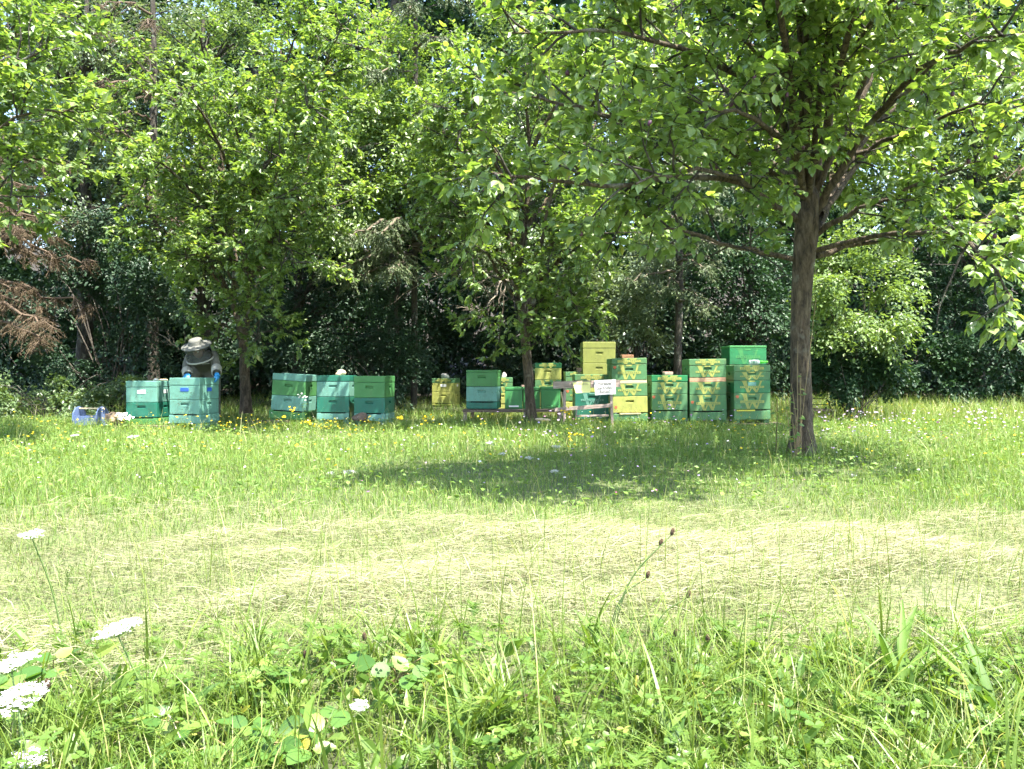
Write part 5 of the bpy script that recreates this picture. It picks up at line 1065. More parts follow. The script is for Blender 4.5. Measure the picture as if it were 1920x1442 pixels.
# ================================================================ BEEKEEPER
def skin(name, verts, edges, mat, parent, sub=2, root=0):
    """continuous surface grown over a skeleton; verts: (x,y,z,r) or (x,y,z,rx,ry)"""
    bm = bmesh.new(); lay = bm.verts.layers.skin.verify(); vs_ = []
    for v in verts:
        b = bm.verts.new(v[:3]); s = b[lay]; s.radius = (v[3], v[4] if len(v) > 4 else v[3]); s.use_root = False; vs_.append(b)
    vs_[root][lay].use_root = True
    for a, b in edges: bm.edges.new((vs_[a], vs_[b]))
    me = bpy.data.meshes.new(name); bm.to_mesh(me); bm.free()
    o = bpy.data.objects.new(name, me); COL.objects.link(o)
    o.modifiers.new('s', 'SKIN').use_smooth_shade = True; m = o.modifiers.new('u', 'SUBSURF'); m.levels = sub; m.render_levels = sub
    bpy.context.view_layer.update(); dg = bpy.context.evaluated_depsgraph_get(); me2 = bpy.data.meshes.new_from_object(o.evaluated_get(dg)); bpy.data.objects.remove(o)
    me2.name = name; me2.materials.clear(); me2.polygons.foreach_set('use_smooth', np.ones(len(me2.polygons), bool))
    return link(name, me2, mat, parent)
M['suit'] = paint('grey-green beekeeper suit', (.105, .103, .078), .85, .25, 14, .5)
M['cuff'] = paint('pale cuff cloth', (.29, .285, .235), .85, .15, 18, .6)
M['glove'] = paint('blue rubber glove', (.02, .20, .42), .35, .2, 18)
M['hat'] = paint('pale grey hat cloth', (.125, .125, .108), .85, .15, 20, .4)
M['skin'] = paint('skin', (.42, .25, .18), .6, .1, 20)
M['face_hair'] = paint('brown hair', (.06, .04, .025), .7, .3, 40)
def veil_mat():
    m = bpy.data.materials.new('dark veil mesh'); n, l = nodes(m); out = n['Material Output']; p = n['Principled BSDF']; p.inputs['Base Color'].default_value = (.05, .052, .05, 1); p.inputs['Roughness'].default_value = .6
    t = n.new('ShaderNodeBsdfTransparent'); mx = n.new('ShaderNodeMixShader'); mx.inputs[0].default_value = .6; l.new(t.outputs[0], mx.inputs[1]); l.new(p.outputs[0], mx.inputs[2]); l.new(mx.outputs[0], out.inputs[0]); return m
M['veil'] = veil_mat()
def beekeeper():
    D = 11.75; fx = PX(383, D+.35); gz = G(fx, D+.35); org = Vector((fx, D+.35, gz))
    rt = empty('person', org, 'beekeeper in grey-green suit and veiled hat bending over a mint hive', 'person')
    L = lambda px, py, d: tuple(P(px, py, d)-org)
    # joints; the hive's lid is at depth about 10.9 to 11.4
    pel = L(388, 716, D+.35); chest = L(381, 685, D+.14); neck = L(374, 664, D+.0)
    shl, shr = L(354, 672, D+.06), L(400, 668, D+.06)
    ell, elr = L(350, 692, D-.06), L(406, 687, D-.02)
    wrl, wrr = L(352, 702, D-.24), L(406, 699, D-.38)
    hipl, hipr = (-.11, .02, .86), (.13, .02, .86); pz = .92
    pel = (pel[0], 0.02, pz)
    V = [(*pel, .165, .13), (*chest, .17, .13), (*neck, .09), (*shl, .085), (*ell, .066), (*wrl, .05), (*shr, .085), (*elr, .066), (*wrr, .05),
         (-.12, 0, .80, .11), (-.15, -.03, .44, .085), (-.16, .02, .08, .06), (-.16, -.14, .04, .05), (.14, 0, .80, .11), (.17, -.03, .44, .085), (.18, .02, .08, .06), (.18, -.14, .04, .05),
         (*[(a+b)/2 for a, b in zip(pel, chest)], .165, .13)]
    E = [(0, 17), (17, 1), (1, 2), (1, 3), (3, 4), (4, 5), (1, 6), (6, 7), (7, 8), (0, 9), (9, 10), (10, 11), (11, 12), (0, 13), (13, 14), (14, 15), (15, 16)]
    body = skin('suit', V, E, M['suit'], rt)
    # elastic cuffs over the forearms
    for a, b in ((ell, wrl), (elr, wrr)):
        a, b = np.array(a), np.array(b); t = np.linspace(.25, 1.05, 9); pts = a+(b-a)*t[:, None]
        tv, tt = tube_arrays([(pts, .066+.008*np.sin(np.arange(9)*1.9)-.014*(t > .98), 16)]); link('cuff', mesh_np('cuff', tv, tt, smooth=True), M['cuff'], rt)
    # gloved hands: right one grips the lid's edge, left one rests behind the lid
    def hand(w, pal, fdir, side, curl, name):
        w, pal, f, s = (np.array(q, float) for q in (w, pal, fdir, side)); f = nrmz(f); s = nrmz(s); c = np.array(curl, float)
        V = [(*w, .036), (*(w+(pal-w)*.55), .040, .03), (*pal, .042, .026)]; E = [(0, 1), (1, 2)]
        for k, (o, ln_) in enumerate(((-.033, .066), (-.011, .076), (.011, .072), (.033, .058))):
            b = pal+s*o; i = len(V); V += [(*(b+f*.018), .0105), (*(b+f*ln_*.55+c*.006), .0098), (*(b+f*ln_*.9+c*.028), .0092), (*(b+f*ln_*1.0+c*.05), .0085)]
            E += [(2, i), (i, i+1), (i+1, i+2), (i+2, i+3)]
        i = len(V); b = w+(pal-w)*.55-s*.03; V += [(*(b-s*.016+f*.01), .0125), (*(b-s*.034+f*.035+c*.012), .0115), (*(b-s*.036+f*.062+c*.026), .0105)]; E += [(1, i), (i, i+1), (i+1, i+2)]
        skin(name, V, E, M['glove'], rt, 1)
    pr = np.array(L(407, 708.5, D-.47)); hand(wrr, pr, (0.0, -.2, -1), (0, 1, 0), (-1, 0, 0), 'glove')
    pl = np.array(L(352, 708, D-.31)); hand(wrl, pl, (.25, -.8, -.55), (1, .3, 0), (0, .2, -1), 'glove')
    # head with face, inside the veil
    hd = np.array(L(371, 657, D-.11)); bm = bmesh.new(); bmesh.ops.create_uvsphere(bm, u_segments=24, v_segments=18, radius=1)
    for v in bm.verts:
        x, y, z = v.co; k = 1.0
        if z < -.1: k = 1-.22*(-z-.1)
        X, Y, Z = x*.077*k, y*.098, z*.118
        if y < -.6:
            Y -= .018*math.exp(-((x/.16)**2+((z+.12)/.2)**2)); Y += .012*(math.exp(-(((x-.36)/.16)**2+((z-.06)/.1)**2))+math.exp(-(((x+.36)/.16)**2+((z-.06)/.1)**2))); Y += .006*math.exp(-((x/.3)**2+((z+.5)/.05)**2))
        v.co = (X, Y, Z)
    til = Matrix.Rotation(R(24), 4, 'X')                     # bowed towards the hive
    def put(o): o.matrix_basis = Matrix.Translation(Vector(hd)) @ Matrix.Rotation(R(-6), 4, 'Y') @ til
    head = bm_obj('head', bm, M['skin'], rt, True); put(head)
    for sx in (-1, 1):
        e = bmesh.new(); bmesh.ops.create_uvsphere(e, u_segments=10, v_segments=8, radius=.011, matrix=Matrix.Translation((sx*.029, -.082, .008))); bm_obj('eye', e, M['white'], head, True)
        e = bmesh.new(); bmesh.ops.create_uvsphere(e, u_segments=10, v_segments=8, radius=.03, matrix=Matrix.Translation((sx*.078, .005, -.005)) @ Matrix.Diagonal((.3, .6, 1, 1))); bm_obj('ear', e, M['skin'], head, True)
    e = bmesh.new(); bmesh.ops.create_uvsphere(e, u_segments=20, v_segments=12, radius=1)
    for v in list(e.verts):
        if v.co.y < -.45 and v.co.z < .55 or v.co.z < -.35: e.verts.remove(v)
    for v in e.verts: v.co = (v.co.x*.083, v.co.y*.104, v.co.z*.124)
    bm_obj('hair', e, M['face_hair'], head, True)
    # hat: soft crown, wide wired brim; cylinder veil hanging from it with a pale hem
    hat = lathe('hat', [(.206, .070), (.212, .076), (.206, .082), (.15, .092), (.104, .100), (.100, .106), (.095, .148), (.083, .170), (.05, .180), (.01, .182)], M['hat'], rt, seg=40); put(hat)
    n = 40; bm = bmesh.new(); rr = [(.165, .076), (.168, .03), (.172, -.03), (.176, -.09), (.176, -.13)]; rings = [[bm.verts.new((r_*math.cos(2*math.pi*k/n), r_*math.sin(2*math.pi*k/n), z_)) for k in range(n)] for r_, z_ in rr]
    for a, b in zip(rings, rings[1:]):
        for k in range(n): bm.faces.new((a[k], a[(k+1) % n], b[(k+1) % n], b[k]))
    put(bm_obj('veil', bm, M['veil'], rt, True))
    ang = np.linspace(0, 2*math.pi, 41); hem = np.stack([.178*np.cos(ang), .178*np.sin(ang), np.full(41, -.135)], -1); tv, tt = tube_arrays([(hem, np.full(41, .013), 8)]); put(link('veil_hem', mesh_np('veil_hem', tv, tt, smooth=True), M['cuff'], rt))
    # hood cloth behind the veil
    bm = bmesh.new(); g = []
    for r_, z_ in ((.174, .06), (.18, -.04), (.186, -.13), (.17, -.2), (.12, -.25)):
        g.append([bm.verts.new((r_*math.cos(a), r_*math.sin(a), z_)) for a in np.linspace(R(8), R(172), 20)])
    for a, b in zip(g, g[1:]):
        for k in range(19): bm.faces.new((a[k], a[k+1], b[k+1], b[k]))
    bm.normal_update(); bmesh.ops.solidify(bm, geom=bm.faces[:], thickness=.004); put(bm_obj('hood', bm, M['suit'], rt, True))
    bm = bmesh.new(); box_bm(bm, 0, 0, 0, .11, .006, .012, .002); o = bm_obj('pocket_flap', bm, M['cuff'], rt); o.location = L(386, 683, D-.03); o.rotation_euler = (R(20), R(-6), 0)
beekeeper()

# bees on the hive fronts and in the air
def bees():
    rng = np.random.default_rng(31); pos = []
    for l, r, a, b, d, n in ((318, 374, 728, 790, 10.89, 190), (240, 292, 722, 770, 10.98, 40), (812, 852, 712, 752, 16.18, 60), (1082, 1142, 705, 716, 11.99, 30), (876, 930, 700, 765, 11.68, 25), (510, 565, 755, 770, 11.88, 14), (1150, 1212, 758, 776, 11.58, 40), (1378, 1444, 755, 770, 11.58, 40), (600, 650, 720, 770, 11.78, 14), (1014, 1050, 692, 712, 13.38, 20)):
        k = (rng.beta(1.4, 1.4, n)); v = rng.beta(1.6, 1.0, n); x = PX(l+(r-l)*k, d); pos.append(np.stack([x, np.full(n, d-.006-.0*k)-.001, PZ(a+(b-a)*v, d)], -1))
    n = 260; px = rng.uniform(180, 1460, n); dd = rng.uniform(10.2, 13.5, n); py = rng.uniform(600, 780, n); pos.append(np.stack([(px-CX)/F*dd, dd, H+(HY-py)/F*dd], -1))
    n = 90; px = rng.normal(905, 35, n); dd = rng.uniform(11.7, 12.5, n); py = rng.normal(682, 10, n); pos.append(np.stack([(px-CX)/F*dd, dd, H+(HY-py)/F*dd], -1))
    p = np.concatenate(pos); N = len(p); tv = np.array([[-.5, 0, 0], [.5, 0, 0], [0, .22, 0], [0, -.22, 0], [0, 0, .22], [0, 0, -.22]]); tt = np.array([[0, 4, 2], [0, 2, 5], [0, 5, 3], [0, 3, 4], [1, 2, 4], [1, 5, 2], [1, 3, 5], [1, 4, 3]])
    V, T, t = leaf_batch(p, rng.normal(0, 1, (N, 3))*[1, .2, 1], rng.normal(0, 1, (N, 3)), rng.uniform(.011, .016, N), 1.0, (tv, tt))
    tag(link('bees', mesh_np('bees', V, T, t), paint('bee', (.06, .04, .015), .6, .4, 60)), 'honey bees crawling on the hives and flying around them', 'bees', kind='stuff')
bees()

# ================================================================ WILD PLANTS
M['petal_white'] = leaf_mat('white petals', [(0, (.52, .53, .48)), (1, (.72, .72, .69))], trans=.3, rough=.6, spec=.2, tcol=(1, 1, 1))
M['petal_yellow'] = leaf_mat('yellow petals', [(0, (.62, .42, .01)), (1, (.80, .62, .03))], trans=.3, rough=.6, spec=.2, tcol=(1, 1, .6))
M['petal_lilac'] = leaf_mat('lilac petals', [(0, (.42, .30, .50)), (.7, (.55, .42, .62)), (1, (.45, .12, .25))], trans=.3, rough=.6, spec=.2, tcol=(1, 1, 1))
M['stem'] = paint('green stem', (.12, .19, .05), .6, .2, 30)
M['dry_stem'] = paint('dry stem', (.26, .19, .09), .7, .25, 30)
M['seed'] = paint('brown seed head', (.13, .075, .035), .85, .4, 120, 1.)
M['bramble'] = leaf_mat('bramble leaf', [(0, (.055, .13, .025)), (.6, (.10, .20, .04)), (.9, (.17, .26, .05)), (1, (.30, .34, .06))], trans=.4, rough=.42, spec=.4, rnd=True)
M['strap'] = leaf_mat('strap leaf', [(0, (.07, .14, .025)), (.6, (.125, .215, .04)), (1, (.20, .27, .06))], trans=.38, rough=.55, spec=.3, rnd=True)
def stem_tube(name, parent, pts, r, mat, k=5):
    tv, tt = tube_arrays([(np.asarray(pts, float), np.linspace(r, r*.6, len(pts)), k)]); return link(name, mesh_np(name, tv, tt, smooth=True), mat, parent)
def umbel(label, px, py, d, diam, seed, bend=(0, 0), name='wild_carrot', cat='flower', leafy=True, group='white umbel flowers', tilt=(.0, .22)):
    rng = np.random.default_rng(seed); top = np.array(P(px, py, d)); bx_, by_ = top[0]+bend[0], top[1]+bend[1]; b = np.array([bx_, by_, G(bx_, by_)])
    rt = empty(name, b, label, cat, group); t = top-b
    neck = t-np.array([tilt[0], tilt[1], 1])*.0-[0, 0, diam*.28]
    path = smooth_path([[0, 0, -.01], neck*.5+rng.normal(0, .012, 3), neck], 10); stem_tube('stem', rt, path, .0022+.0006*(diam > .05), M['stem'])
    n = 26; a = np.arange(n)*2.39996; r_ = diam/2*np.sqrt((np.arange(n)+.5)/n); ce = t+np.stack([r_*np.cos(a), r_*np.sin(a), -.18*r_+rng.normal(0, .002, n)], -1)
    ce[:, 2] += (ce[:, 0]-t[0])*tilt[0]+(ce[:, 1]-t[1])*tilt[1]
    tubes = [(np.array([neck, (neck+c)/2+[0, 0, -.004], c-[0, 0, .002]]), np.full(3, .0006), 3) for c in ce]
    tv, tt = tube_arrays(tubes); u = link('umbel', mesh_np('umbel', tv, tt), M['stem'], rt)
    m = 26; N = n*m; rad = diam*.115; aa = rng.uniform(0, 6.28, N); rr = rad*np.sqrt(rng.random(N)); p = np.repeat(ce, m, 0)+np.stack([rr*np.cos(aa), rr*np.sin(aa), rng.normal(0, .0012, N)], -1)
    an = rng.uniform(0, 6.28, N); V, T, ti = leaf_batch(p, np.stack([np.cos(an), np.sin(an), rng.normal(0, .3, N)], -1), np.stack([rng.normal(0, .25, N), rng.normal(-.2, .25, N), np.ones(N)], -1), diam*rng.uniform(.035, .06, N)+.0008, 1.4, TPL_FAR)
    fl = link('florets', mesh_np('florets', V, T, ti), M['petal_white'], u); tag(fl, kind='stuff')
    return rt
umbel('white wild carrot umbel on the tallest thin stem at the left', 60, 998, 2.15, .055, 1, (.03, .1))
umbel('white wild carrot umbel tilted, farthest right of the near left ones', 222, 1172, 1.72, .085, 2, (.06, .05), tilt=(.28, .15))
umbel('white wild carrot umbel cut by the left edge, upper one', 22, 1238, 1.55, .085, 3, (.05, -.05), tilt=(.3, .15))
umbel('white wild carrot umbel cut by the left edge, lower one', 34, 1300, 1.45, .090, 4, (.05, -.02), tilt=(.1, .25))
umbel('white wild carrot umbel in the bottom left corner', 44, 1422, 1.42, .068, 5, (.05, .0), tilt=(0, .25))
umbel('small white yarrow head in the middle foreground', 674, 1320, 1.62, .034, 6, (-.01, .02), name='yarrow')
umbel('tiny white yarrow head just below the small foreground one', 668, 1346, 1.62, .012, 7, (-.008, .02), name='yarrow')
far_umb = [(249, 817, 8.5, .11, 'right below the brown sack'), (332, 903, 5.6, .05, 'in the grass left of centre'), (620, 886, 5.9, .06, 'left one of a close pair in the meadow'), (655, 883, 6., .09, 'right one of a close pair in the meadow'), (782, 904, 5.5, .05, 'at the left rim of the tree shadow'),
           (992, 857, 6.8, .07, 'in the tree shadow below the bench'), (1043, 836, 7.4, .08, 'at the back of the tree shadow'), (1040, 882, 6., .06, 'in the middle of the tree shadow'), (942, 850, 7., .06, 'left part of the tree shadow'), (918, 829, 7.6, .07, 'behind the tree shadow near the bench leg'),
           (178, 909, 5.5, .05, 'at the left above the mown strip'), (140, 815, 8.2, .07, 'in front of the blue tote'), (1390, 946, 4.9, .04, 'in front of the big trunk'), (1600, 890, 5.9, .05, 'right of the big trunk base'), (1866, 1012, 3.9, .05, 'at the right edge of the mown strip'), (752, 986, 4.3, .035, 'alone on the far rim of the mown strip')]
for i, (a, b, c_, s, where) in enumerate(far_umb): umbel('white wild carrot umbel '+where, a, b, c_, s, 20+i, tilt=(0, .2))
# ragwort: yellow heads on leafy stems
def ragwort(label, px, py, d, n, spread, seed, col='petal_yellow', name='ragwort', hs=.017, group='yellow ragwort plants'):
    rng = np.random.default_rng(seed); top = np.array(P(px, py, d)); b = np.array([top[0]+.02, top[1], G(top[0], top[1])]); rt = empty(name, b, label, 'flower', group); t = top-b
    stem_tube('stem', rt, smooth_path([[0, 0, -.01], t*.5+rng.normal(0, .02, 3), t-[0, 0, .03]], 8), .003, M['stem'])
    k = 14; f = rng.uniform(.1, .8, k); a = rng.uniform(0, 6.28, k); V, T, ti = leaf_batch(t*f[:, None], np.stack([np.cos(a), np.sin(a), rng.uniform(0, .8, k)], -1), np.tile([0, 0, 1.], (k, 1)), rng.uniform(.03, .06, k), .7, TPL_NEAR); link('leaves', mesh_np('leaves', V, T, ti), M['clover'], rt)
    for j in range(n):
        c = t+rng.normal(0, 1, 3)*[spread, spread*.7, spread*.6]; bm = bmesh.new(); m = 12; cv = bm.verts.new(c+[0, -.004, .004]); ring = []
        for q in range(m):
            an = 2*math.pi*q/m; rr = hs*(1 if q % 2 else .72); ring.append(bm.verts.new(c+[rr*math.cos(an), rr*.75*math.sin(an)-.0, rr*.65*math.sin(an)]))
        for q in range(m): bm.faces.new((cv, ring[q], ring[(q+1) % m]))
        h = bm_obj('flower_head', bm, M[col], rt); stem_tube('stalk', h, [t-[0, 0, .04], (t+c)/2-[0, 0, .015], c], .0012, M['stem'], 3)
ragwort('yellow ragwort head left of the bench on the open grass', 750, 783, 10.6, 6, .022, 1)
ragwort('yellow ragwort with spread heads beside the bench leg', 799, 784, 10.4, 8, .05, 2)
ragwort('yellow ragwort clump below the leaning hive', 579, 792, 9.8, 5, .02, 3)
ragwort('yellow ragwort left of the leaning hive base', 530, 782, 10.4, 3, .02, 4)
ragwort('yellow ragwort pair before the leaning hive', 547, 768, 10.6, 5, .045, 5)
ragwort('yellow ragwort in front of the reddish-spacer hive', 1279, 786, 10.5, 3, .018, 6)
ragwort('yellow flowers in the grass right of the big trunk', 1640, 936, 5.3, 6, .06, 7, hs=.010)
ragwort('yellow flowers standing in the back of the tree shadow', 1072, 822, 8., 9, .045, 8, hs=.012)
ragwort('yellow plant at the left foot of the trestle', 1063, 772, 10.6, 9, .05, 9, hs=.014)
ragwort('tall white yarrow in front of the leaning hive', 570, 742, 10.7, 12, .045, 10, 'petal_white', 'yarrow', .014, 'tall white flowers')
# ribwort plantain stalks
def plantain(label, px, py, bpx, d, seed, hl=.022):
    rng = np.random.default_rng(seed); top = np.array(P(px, py, d)); bx_ = PX(bpx, d); b = np.array([bx_, d+.05, G(bx_, d)]); rt = empty('plantain', b, label, 'plant', 'ribwort plantain stalks'); t = top-b
    stem_tube('stalk', rt, smooth_path([[0, 0, 0], t*.5+[-.12*t[0], 0, .03], t], 12), .0019, M['stem'])
    di = nrmz(t*[.5, .5, 1]); bm = bmesh.new(); bmesh.ops.create_uvsphere(bm, u_segments=12, v_segments=12, radius=1)
    for v in bm.verts:
        k = 1+.13*math.sin(math.atan2(v.co.y, v.co.x)*6+v.co.z*18); v.co = Vector((v.co.x*.0052*k, v.co.y*.0052*k, v.co.z*hl*.5))
    o = bm_obj('seed_head', bm, M['seed'], rt, True); o.matrix_basis = Matrix.Translation(Vector(t+di*hl*.4)) @ Vector(di).to_track_quat('Z', 'Y').to_matrix().to_4x4()
for i, (a, b, c_, d, lb) in enumerate(((1259, 1003, 1140, 2.15, 'tallest brown-headed plantain stalk leaning right over the mown strip'), (1238, 1023, 1150, 2.2, 'plantain stalk just left of the tallest one'), (1213, 1083, 1140, 2.2, 'short plantain stalk below the tallest one'),
        (1289, 1120, 1215, 2.05, 'leaning plantain stalk right of the tallest one'), (1265, 1192, 1220, 1.95, 'low plantain head near the green foreground rim'), (1326, 1203, 1318, 1.9, 'single low plantain head on the right'),
        (573, 1234, 573, 1.85, 'upright plantain stalk by the left bramble leaves'), (684, 1200, 690, 1.9, 'plantain stalk in the middle of the near rim'), (740, 1252, 700, 1.8, 'leaning plantain stalk above the small white head'),
        (983, 1316, 955, 1.65, 'pale plantain head right of the strap-leaved tuft'), (1045, 1320, 1046, 1.62, 'plantain stalk left of the fern-like yarrow'), (90, 1290, 92, 1.6, 'brown plantain head between the left umbels'))): plantain(lb, a, b, c_, d, 40+i)
# bramble and strap-leaved plants: every leaf its own part
def serrate(n=14, wid=.36):
    up = []; 
    for i in range(n+1):
        t = i/n; w = wid*math.sin(math.pi*t**.8)**.8 if 0 < t < 1 else 0
        up.append((t, w*(1+.13*(i % 2))))
    v = [(t, 0, -.02*math.sin(t*3)) for t, w in up]+[(t, w, .07*w-.12*t*t) for t, w in up]+[(t, -w, .07*w-.12*t*t) for t, w in up]
    for i, (t, w) in enumerate(up): v[i] = (t, 0, -.12*t*t-.03*math.sin(math.pi*t))
    T = []; m = n+1
    for i in range(n): T += [[i, i+1, m+i+1], [i, m+i+1, m+i], [i, 2*m+i, 2*m+i+1], [i, 2*m+i+1, i+1]]
    return mesh_np('leaf', np.array(v), np.array(T), smooth=True)
LEAF_B = serrate(); LEAF_B.materials.append(M['bramble']); LEAF_Y = serrate(14, .30); LEAF_Y.materials.append(leaf_mat('yellowing leaf', [(0, (.15, .23, .045)), (.6, (.23, .29, .06)), (1, (.36, .31, .06))], rnd=True))
def put_leaf(me, parent, p, ax, n, L, W=1.0, name='leaf'):
    a = Vector(ax).normalized(); n = Vector(n); n = (n-a*n.dot(a)).normalized(); b = n.cross(a); o = bpy.data.objects.new(name, me); COL.objects.link(o); o.parent = parent
    m = Matrix((a*L, b*L*W, n*L)).transposed().to_4x4(); m.translation = Vector(p); o.matrix_basis = m; return o
def bramble(label, spots, seed, base_px, base_d):
    rng = np.random.default_rng(seed); bx_ = PX(base_px, base_d); b = np.array([bx_, base_d, G(bx_, base_d)]); rt = empty('bramble', b, label, 'plant', 'bramble shoots')
    for px, py, d, L, yel in spots:
        c = np.array(P(px, py, d))-b; a0 = rng.uniform(0, 6.28); stem_tube('cane', rt, smooth_path([[rng.normal(0, .02), rng.normal(0, .02), 0], c*.5+[0, 0, .02], c-[0, 0, .004]], 7), .0022, M['dry_stem'])
        for k in range(3 if rng.random() < .7 else 5):
            a = a0+k*(2.09 if k < 3 else 1.3); ax = (math.cos(a), math.sin(a)*.9, rng.normal(.05, .2)); put_leaf(LEAF_Y if yel and k < 1 else LEAF_B, rt, c+np.array(ax)*.006, ax, (rng.normal(0, .4), rng.normal(-.35, .4), 1), L*rng.uniform(.85, 1.35), rng.uniform(.75, 1.05))
bramble('bramble shoot with light green and yellowing leaves at the bottom left', [(330, 1370, 1.52, 0.045, 1), (400, 1350, 1.55, 0.041, 0), (470, 1360, 1.55, 0.045, 0), (430, 1410, 1.48, 0.045, 0), (520, 1395, 1.5, 0.045, 0), (580, 1405, 1.48, 0.045, 1), (340, 1425, 1.45, 0.045, 0), (280, 1345, 1.55, 0.037, 1), (480, 1430, 1.45, 0.049, 0)], 1, 430, 1.55)
bramble('bramble shoot with broad leaves left of centre near the mown strip', [(495, 1258, 1.8, 0.049, 0), (525, 1272, 1.78, 0.045, 0), (470, 1275, 1.8, 0.041, 0)], 2, 505, 1.85)
bramble('bramble shoot with toothed leaves in the middle foreground', [(768, 1262, 1.75, 0.045, 0), (735, 1250, 1.8, 0.041, 0), (790, 1230, 1.85, 0.041, 0), (660, 1245, 1.82, 0.041, 0)], 3, 745, 1.85)
bramble('bramble shoot beside the small white flower head', [(575, 1345, 1.6, 0.041, 0), (615, 1350, 1.58, 0.041, 0), (590, 1372, 1.56, 0.037, 0)], 4, 600, 1.62)
bramble('bramble shoot with two yellow-green leaves between the left umbels', [(100, 1235, 1.75, 0.033, 0), (85, 1260, 1.72, 0.037, 1), (20, 1270, 1.7, 0.049, 0)], 5, 95, 1.8)
bramble('young bramble leaves in the right half of the near rim', [(1330, 1300, 1.7, 0.037, 0), (1300, 1260, 1.8, 0.033, 0), (1480, 1330, 1.62, 0.033, 0)], 6, 1340, 1.75)
def strap(): 
    n = 10; v, T = [], []
    for i in range(n+1):
        t = i/n; w = .040*math.sin(math.pi*min(1, t*.92+.06))**.7+.003; z = -.32*t*t; v += [(t, w, z+.015), (t, 0, z), (t, -w, z+.015)]
    for i in range(n):
        for k in range(2): a = i*3+k; T += [[a, a+1, a+4], [a, a+4, a+3]]
    me = mesh_np('leaf', np.array(v), np.array(T), smooth=True); me.materials.append(M['strap']); return me
LEAF_S = strap()
def strap_tuft(label, px, d, n, L, seed, lean=0.0, group='strap-leaved tufts'):
    rng = np.random.default_rng(seed); bx_ = PX(px, d); b = (bx_, d, G(bx_, d)); rt = empty('plantain_tuft', b, label, 'plant', group)
    for k in range(n):
        a = rng.uniform(0, 6.28); e = rng.uniform(.9, 2.4); ax = (math.cos(a)+lean, math.sin(a)*.6, e); put_leaf(LEAF_S, rt, (rng.normal(0, .012), rng.normal(0, .012), -.005), ax, (-math.cos(a), -math.sin(a), .8), L*rng.uniform(.65, 1.15), rng.uniform(.8, 1.3))
strap_tuft('big tuft of upright strap leaves in the centre foreground', 885, 1.62, 20, .16, 1)
strap_tuft('tuft of strap leaves behind the centre tuft', 800, 1.95, 11, .13, 2)
strap_tuft('tuft of strap leaves leaning over at the right foreground', 1690, 1.9, 14, .2, 3, -.2)
strap_tuft('tuft of strap leaves at the left of the centre, near the mown strip', 700, 2.05, 10, .11, 4)
strap_tuft('tuft of strap leaves at the near rim right of centre', 1130, 2.1, 14, .13, 5)
strap_tuft('tuft of strap leaves between the left umbels and the bramble', 215, 1.85, 9, .11, 6)
strap_tuft('tuft of strap leaves at the lower right corner', 1880, 1.7, 12, .18, 7)
# small flowers sprinkled over the meadow
def dots(name, label, mat, n, box, hrange, size, seed, clusters=None):
    rng = np.random.default_rng(seed); x0, x1, y0, y1 = box
    if clusters:
        cc = np.array(clusters)[rng.integers(0, len(clusters), n)]; x = cc[:, 0]+rng.normal(0, 1, n)*cc[:, 2]; y = cc[:, 1]+rng.normal(0, 1, n)*cc[:, 2]
    else: x = rng.uniform(x0, x1, n); y = y0+(y1-y0)*rng.random(n)
    k = hay_weight(x, y) < .4; x, y = x[k], y[k]; n = len(x); z = gh(x, y)+rng.uniform(*hrange, n)
    a = np.arange(7)*2*math.pi/6; tv = np.array([[0, 0, .15]]+[[math.cos(t)*.5, math.sin(t)*.5, 0] for t in a[:6]]); tt = np.array([[0, i+1, (i+1) % 6+1] for i in range(6)]); an = rng.uniform(0, 6.28, n)
    V, T, t = leaf_batch(np.stack([x, y, z], -1), np.stack([np.cos(an), np.sin(an), 0*an], -1), np.stack([rng.normal(0, .35, n), rng.normal(-.4, .35, n), np.ones(n)], -1), rng.uniform(*size, n), 1.0, (tv, tt)); st = np.stack([x, y, gh(x, y)], -1)
    tag(link(name, mesh_np(name, V, T, t), M[mat]), label, 'flowers', kind='stuff')
dots('yellow_meadow_flowers', 'small yellow flowers sprinkled over the meadow', 'petal_yellow', 420, (-7, 6, 5.5, 11), (.10, .24), (.012, .028), 61)
dots('yellow_edge_flowers', 'small yellow flowers in the grass before the left hives', 'petal_yellow', 190, (-6, -1, 9, 11), (.12, .26), (.014, .03), 62, [(-4.2, 10.2, .5), (-3.2, 9.8, .5), (-5.5, 9.8, .5), (-2.2, 9.6, .5), (4.8, 13, .5), (5.6, 13, .5)])
dots('white_meadow_flowers', 'small white flowers sprinkled over the meadow', 'petal_white', 240, (-6, 7, 5, 12), (.08, .22), (.010, .024), 63)
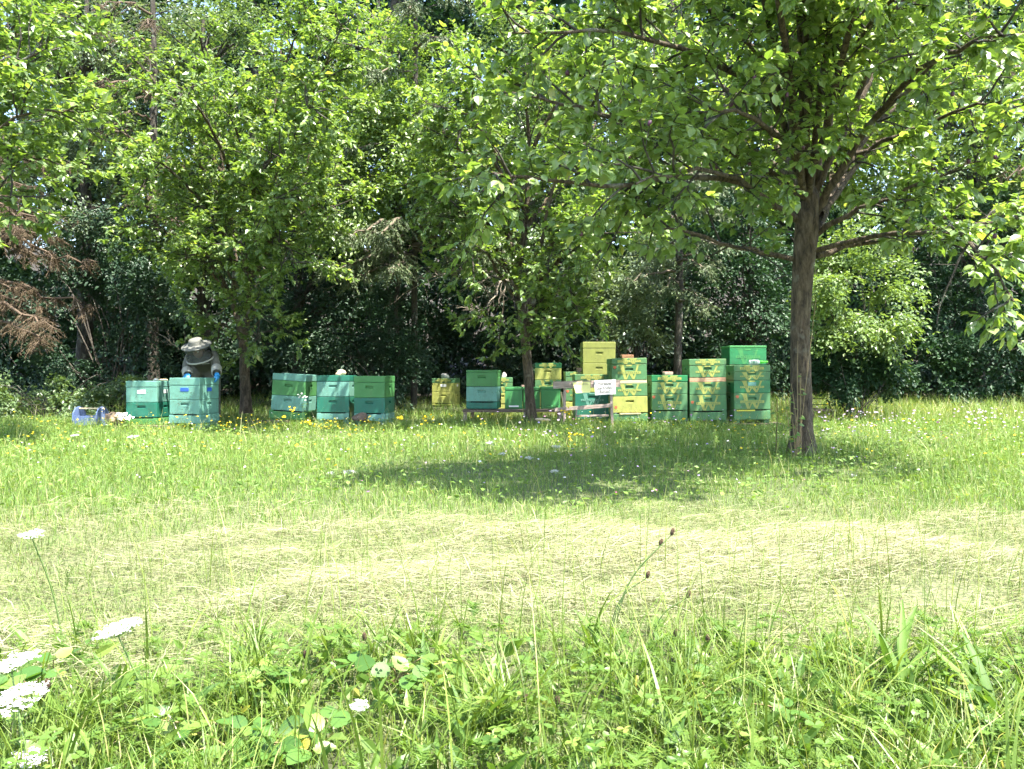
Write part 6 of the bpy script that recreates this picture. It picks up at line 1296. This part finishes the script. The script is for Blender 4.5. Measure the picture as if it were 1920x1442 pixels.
dots('lilac_meadow_flowers', 'lilac mint flowers clustered right of the big trunk', 'petal_lilac', 260, (0, 1, 0, 1), (.12, .36), (.014, .034), 64, [(3.9, 9.2, .35), (4.4, 9.8, .4), (3.6, 8.6, .3), (4.9, 8.8, .4), (5.5, 9.6, .4), (2.1, 10.2, .5), (.4, 8.2, .5)])
dots('clover_flowers', 'pink clover heads scattered in the grass', 'petal_lilac', 160, (-4, 5, 4.6, 9), (.06, .18), (.010, .02), 65)
# suckers, vines and fallen bits round the big trunk
def sucker(label, base_px, d, tips, leaves, seed, mat='dry_stem'):
    rng = np.random.default_rng(seed); bx_ = PX(base_px, d); b = np.array([bx_, d, G(bx_, d)]); rt = empty('sapling', b, label, 'plant', 'suckers round the big trunk')
    for px, py, dd in tips:
        e = np.array(P(px, py, dd))-b; stem_tube('stem', rt, smooth_path([[rng.normal(0, .015), rng.normal(0, .015), -.01], e*.5+rng.normal(0, .025, 3), e], 9), .0045, M[mat])
    n = leaves
    for k in range(n):
        t = tips[k % len(tips)]; e = np.array(P(*t))-b; f = rng.uniform(.35, 1); a = rng.uniform(0, 6.28); put_leaf(UNIT, rt, e*f+rng.normal(0, .012, 3), (math.cos(a), math.sin(a), -.2), (rng.normal(0, .5), rng.normal(-.6, .3), 1), rng.uniform(.05, .075))
v, t_, ti = leaf_batch(np.zeros((1, 3)), np.array([[1., 0, 0]]), np.array([[0, 0, 1.]]), 1.0, 1.0, TPL_NEAR, np.array([.5])); UNIT = mesh_np('leaf', v, t_, ti); UNIT.materials.append(leaf_mat('sucker leaf', [(0, (.09, .18, .04)), (.7, (.14, .24, .05)), (1, (.30, .33, .07))], rnd=True))
sucker('leafy sucker shoots sprouting at the left foot of the big trunk', 1492, 7.15, [(1484, 720, 7.1), (1478, 745, 7.1), (1495, 775, 7.1), (1488, 795, 7.1), (1500, 700, 7.15), (1470, 728, 7.1)], 26, 1)
sucker('dark bare sucker stem standing left of the big trunk', 1453, 7.2, [(1457, 748, 7.2)], 2, 2, 'seed')
sucker('thin vine climbing the front of the big trunk', 1494, 7.27, [(1502, 700, 7.27), (1496, 640, 7.27), (1530, 560, 7.3)], 4, 3)
stone('cut_log', 'pale piece of wood lying in the grass below the bench', 'log', 1018, 789, 11., (.2, .06, .04), M['split'], 12, None, dy=0)
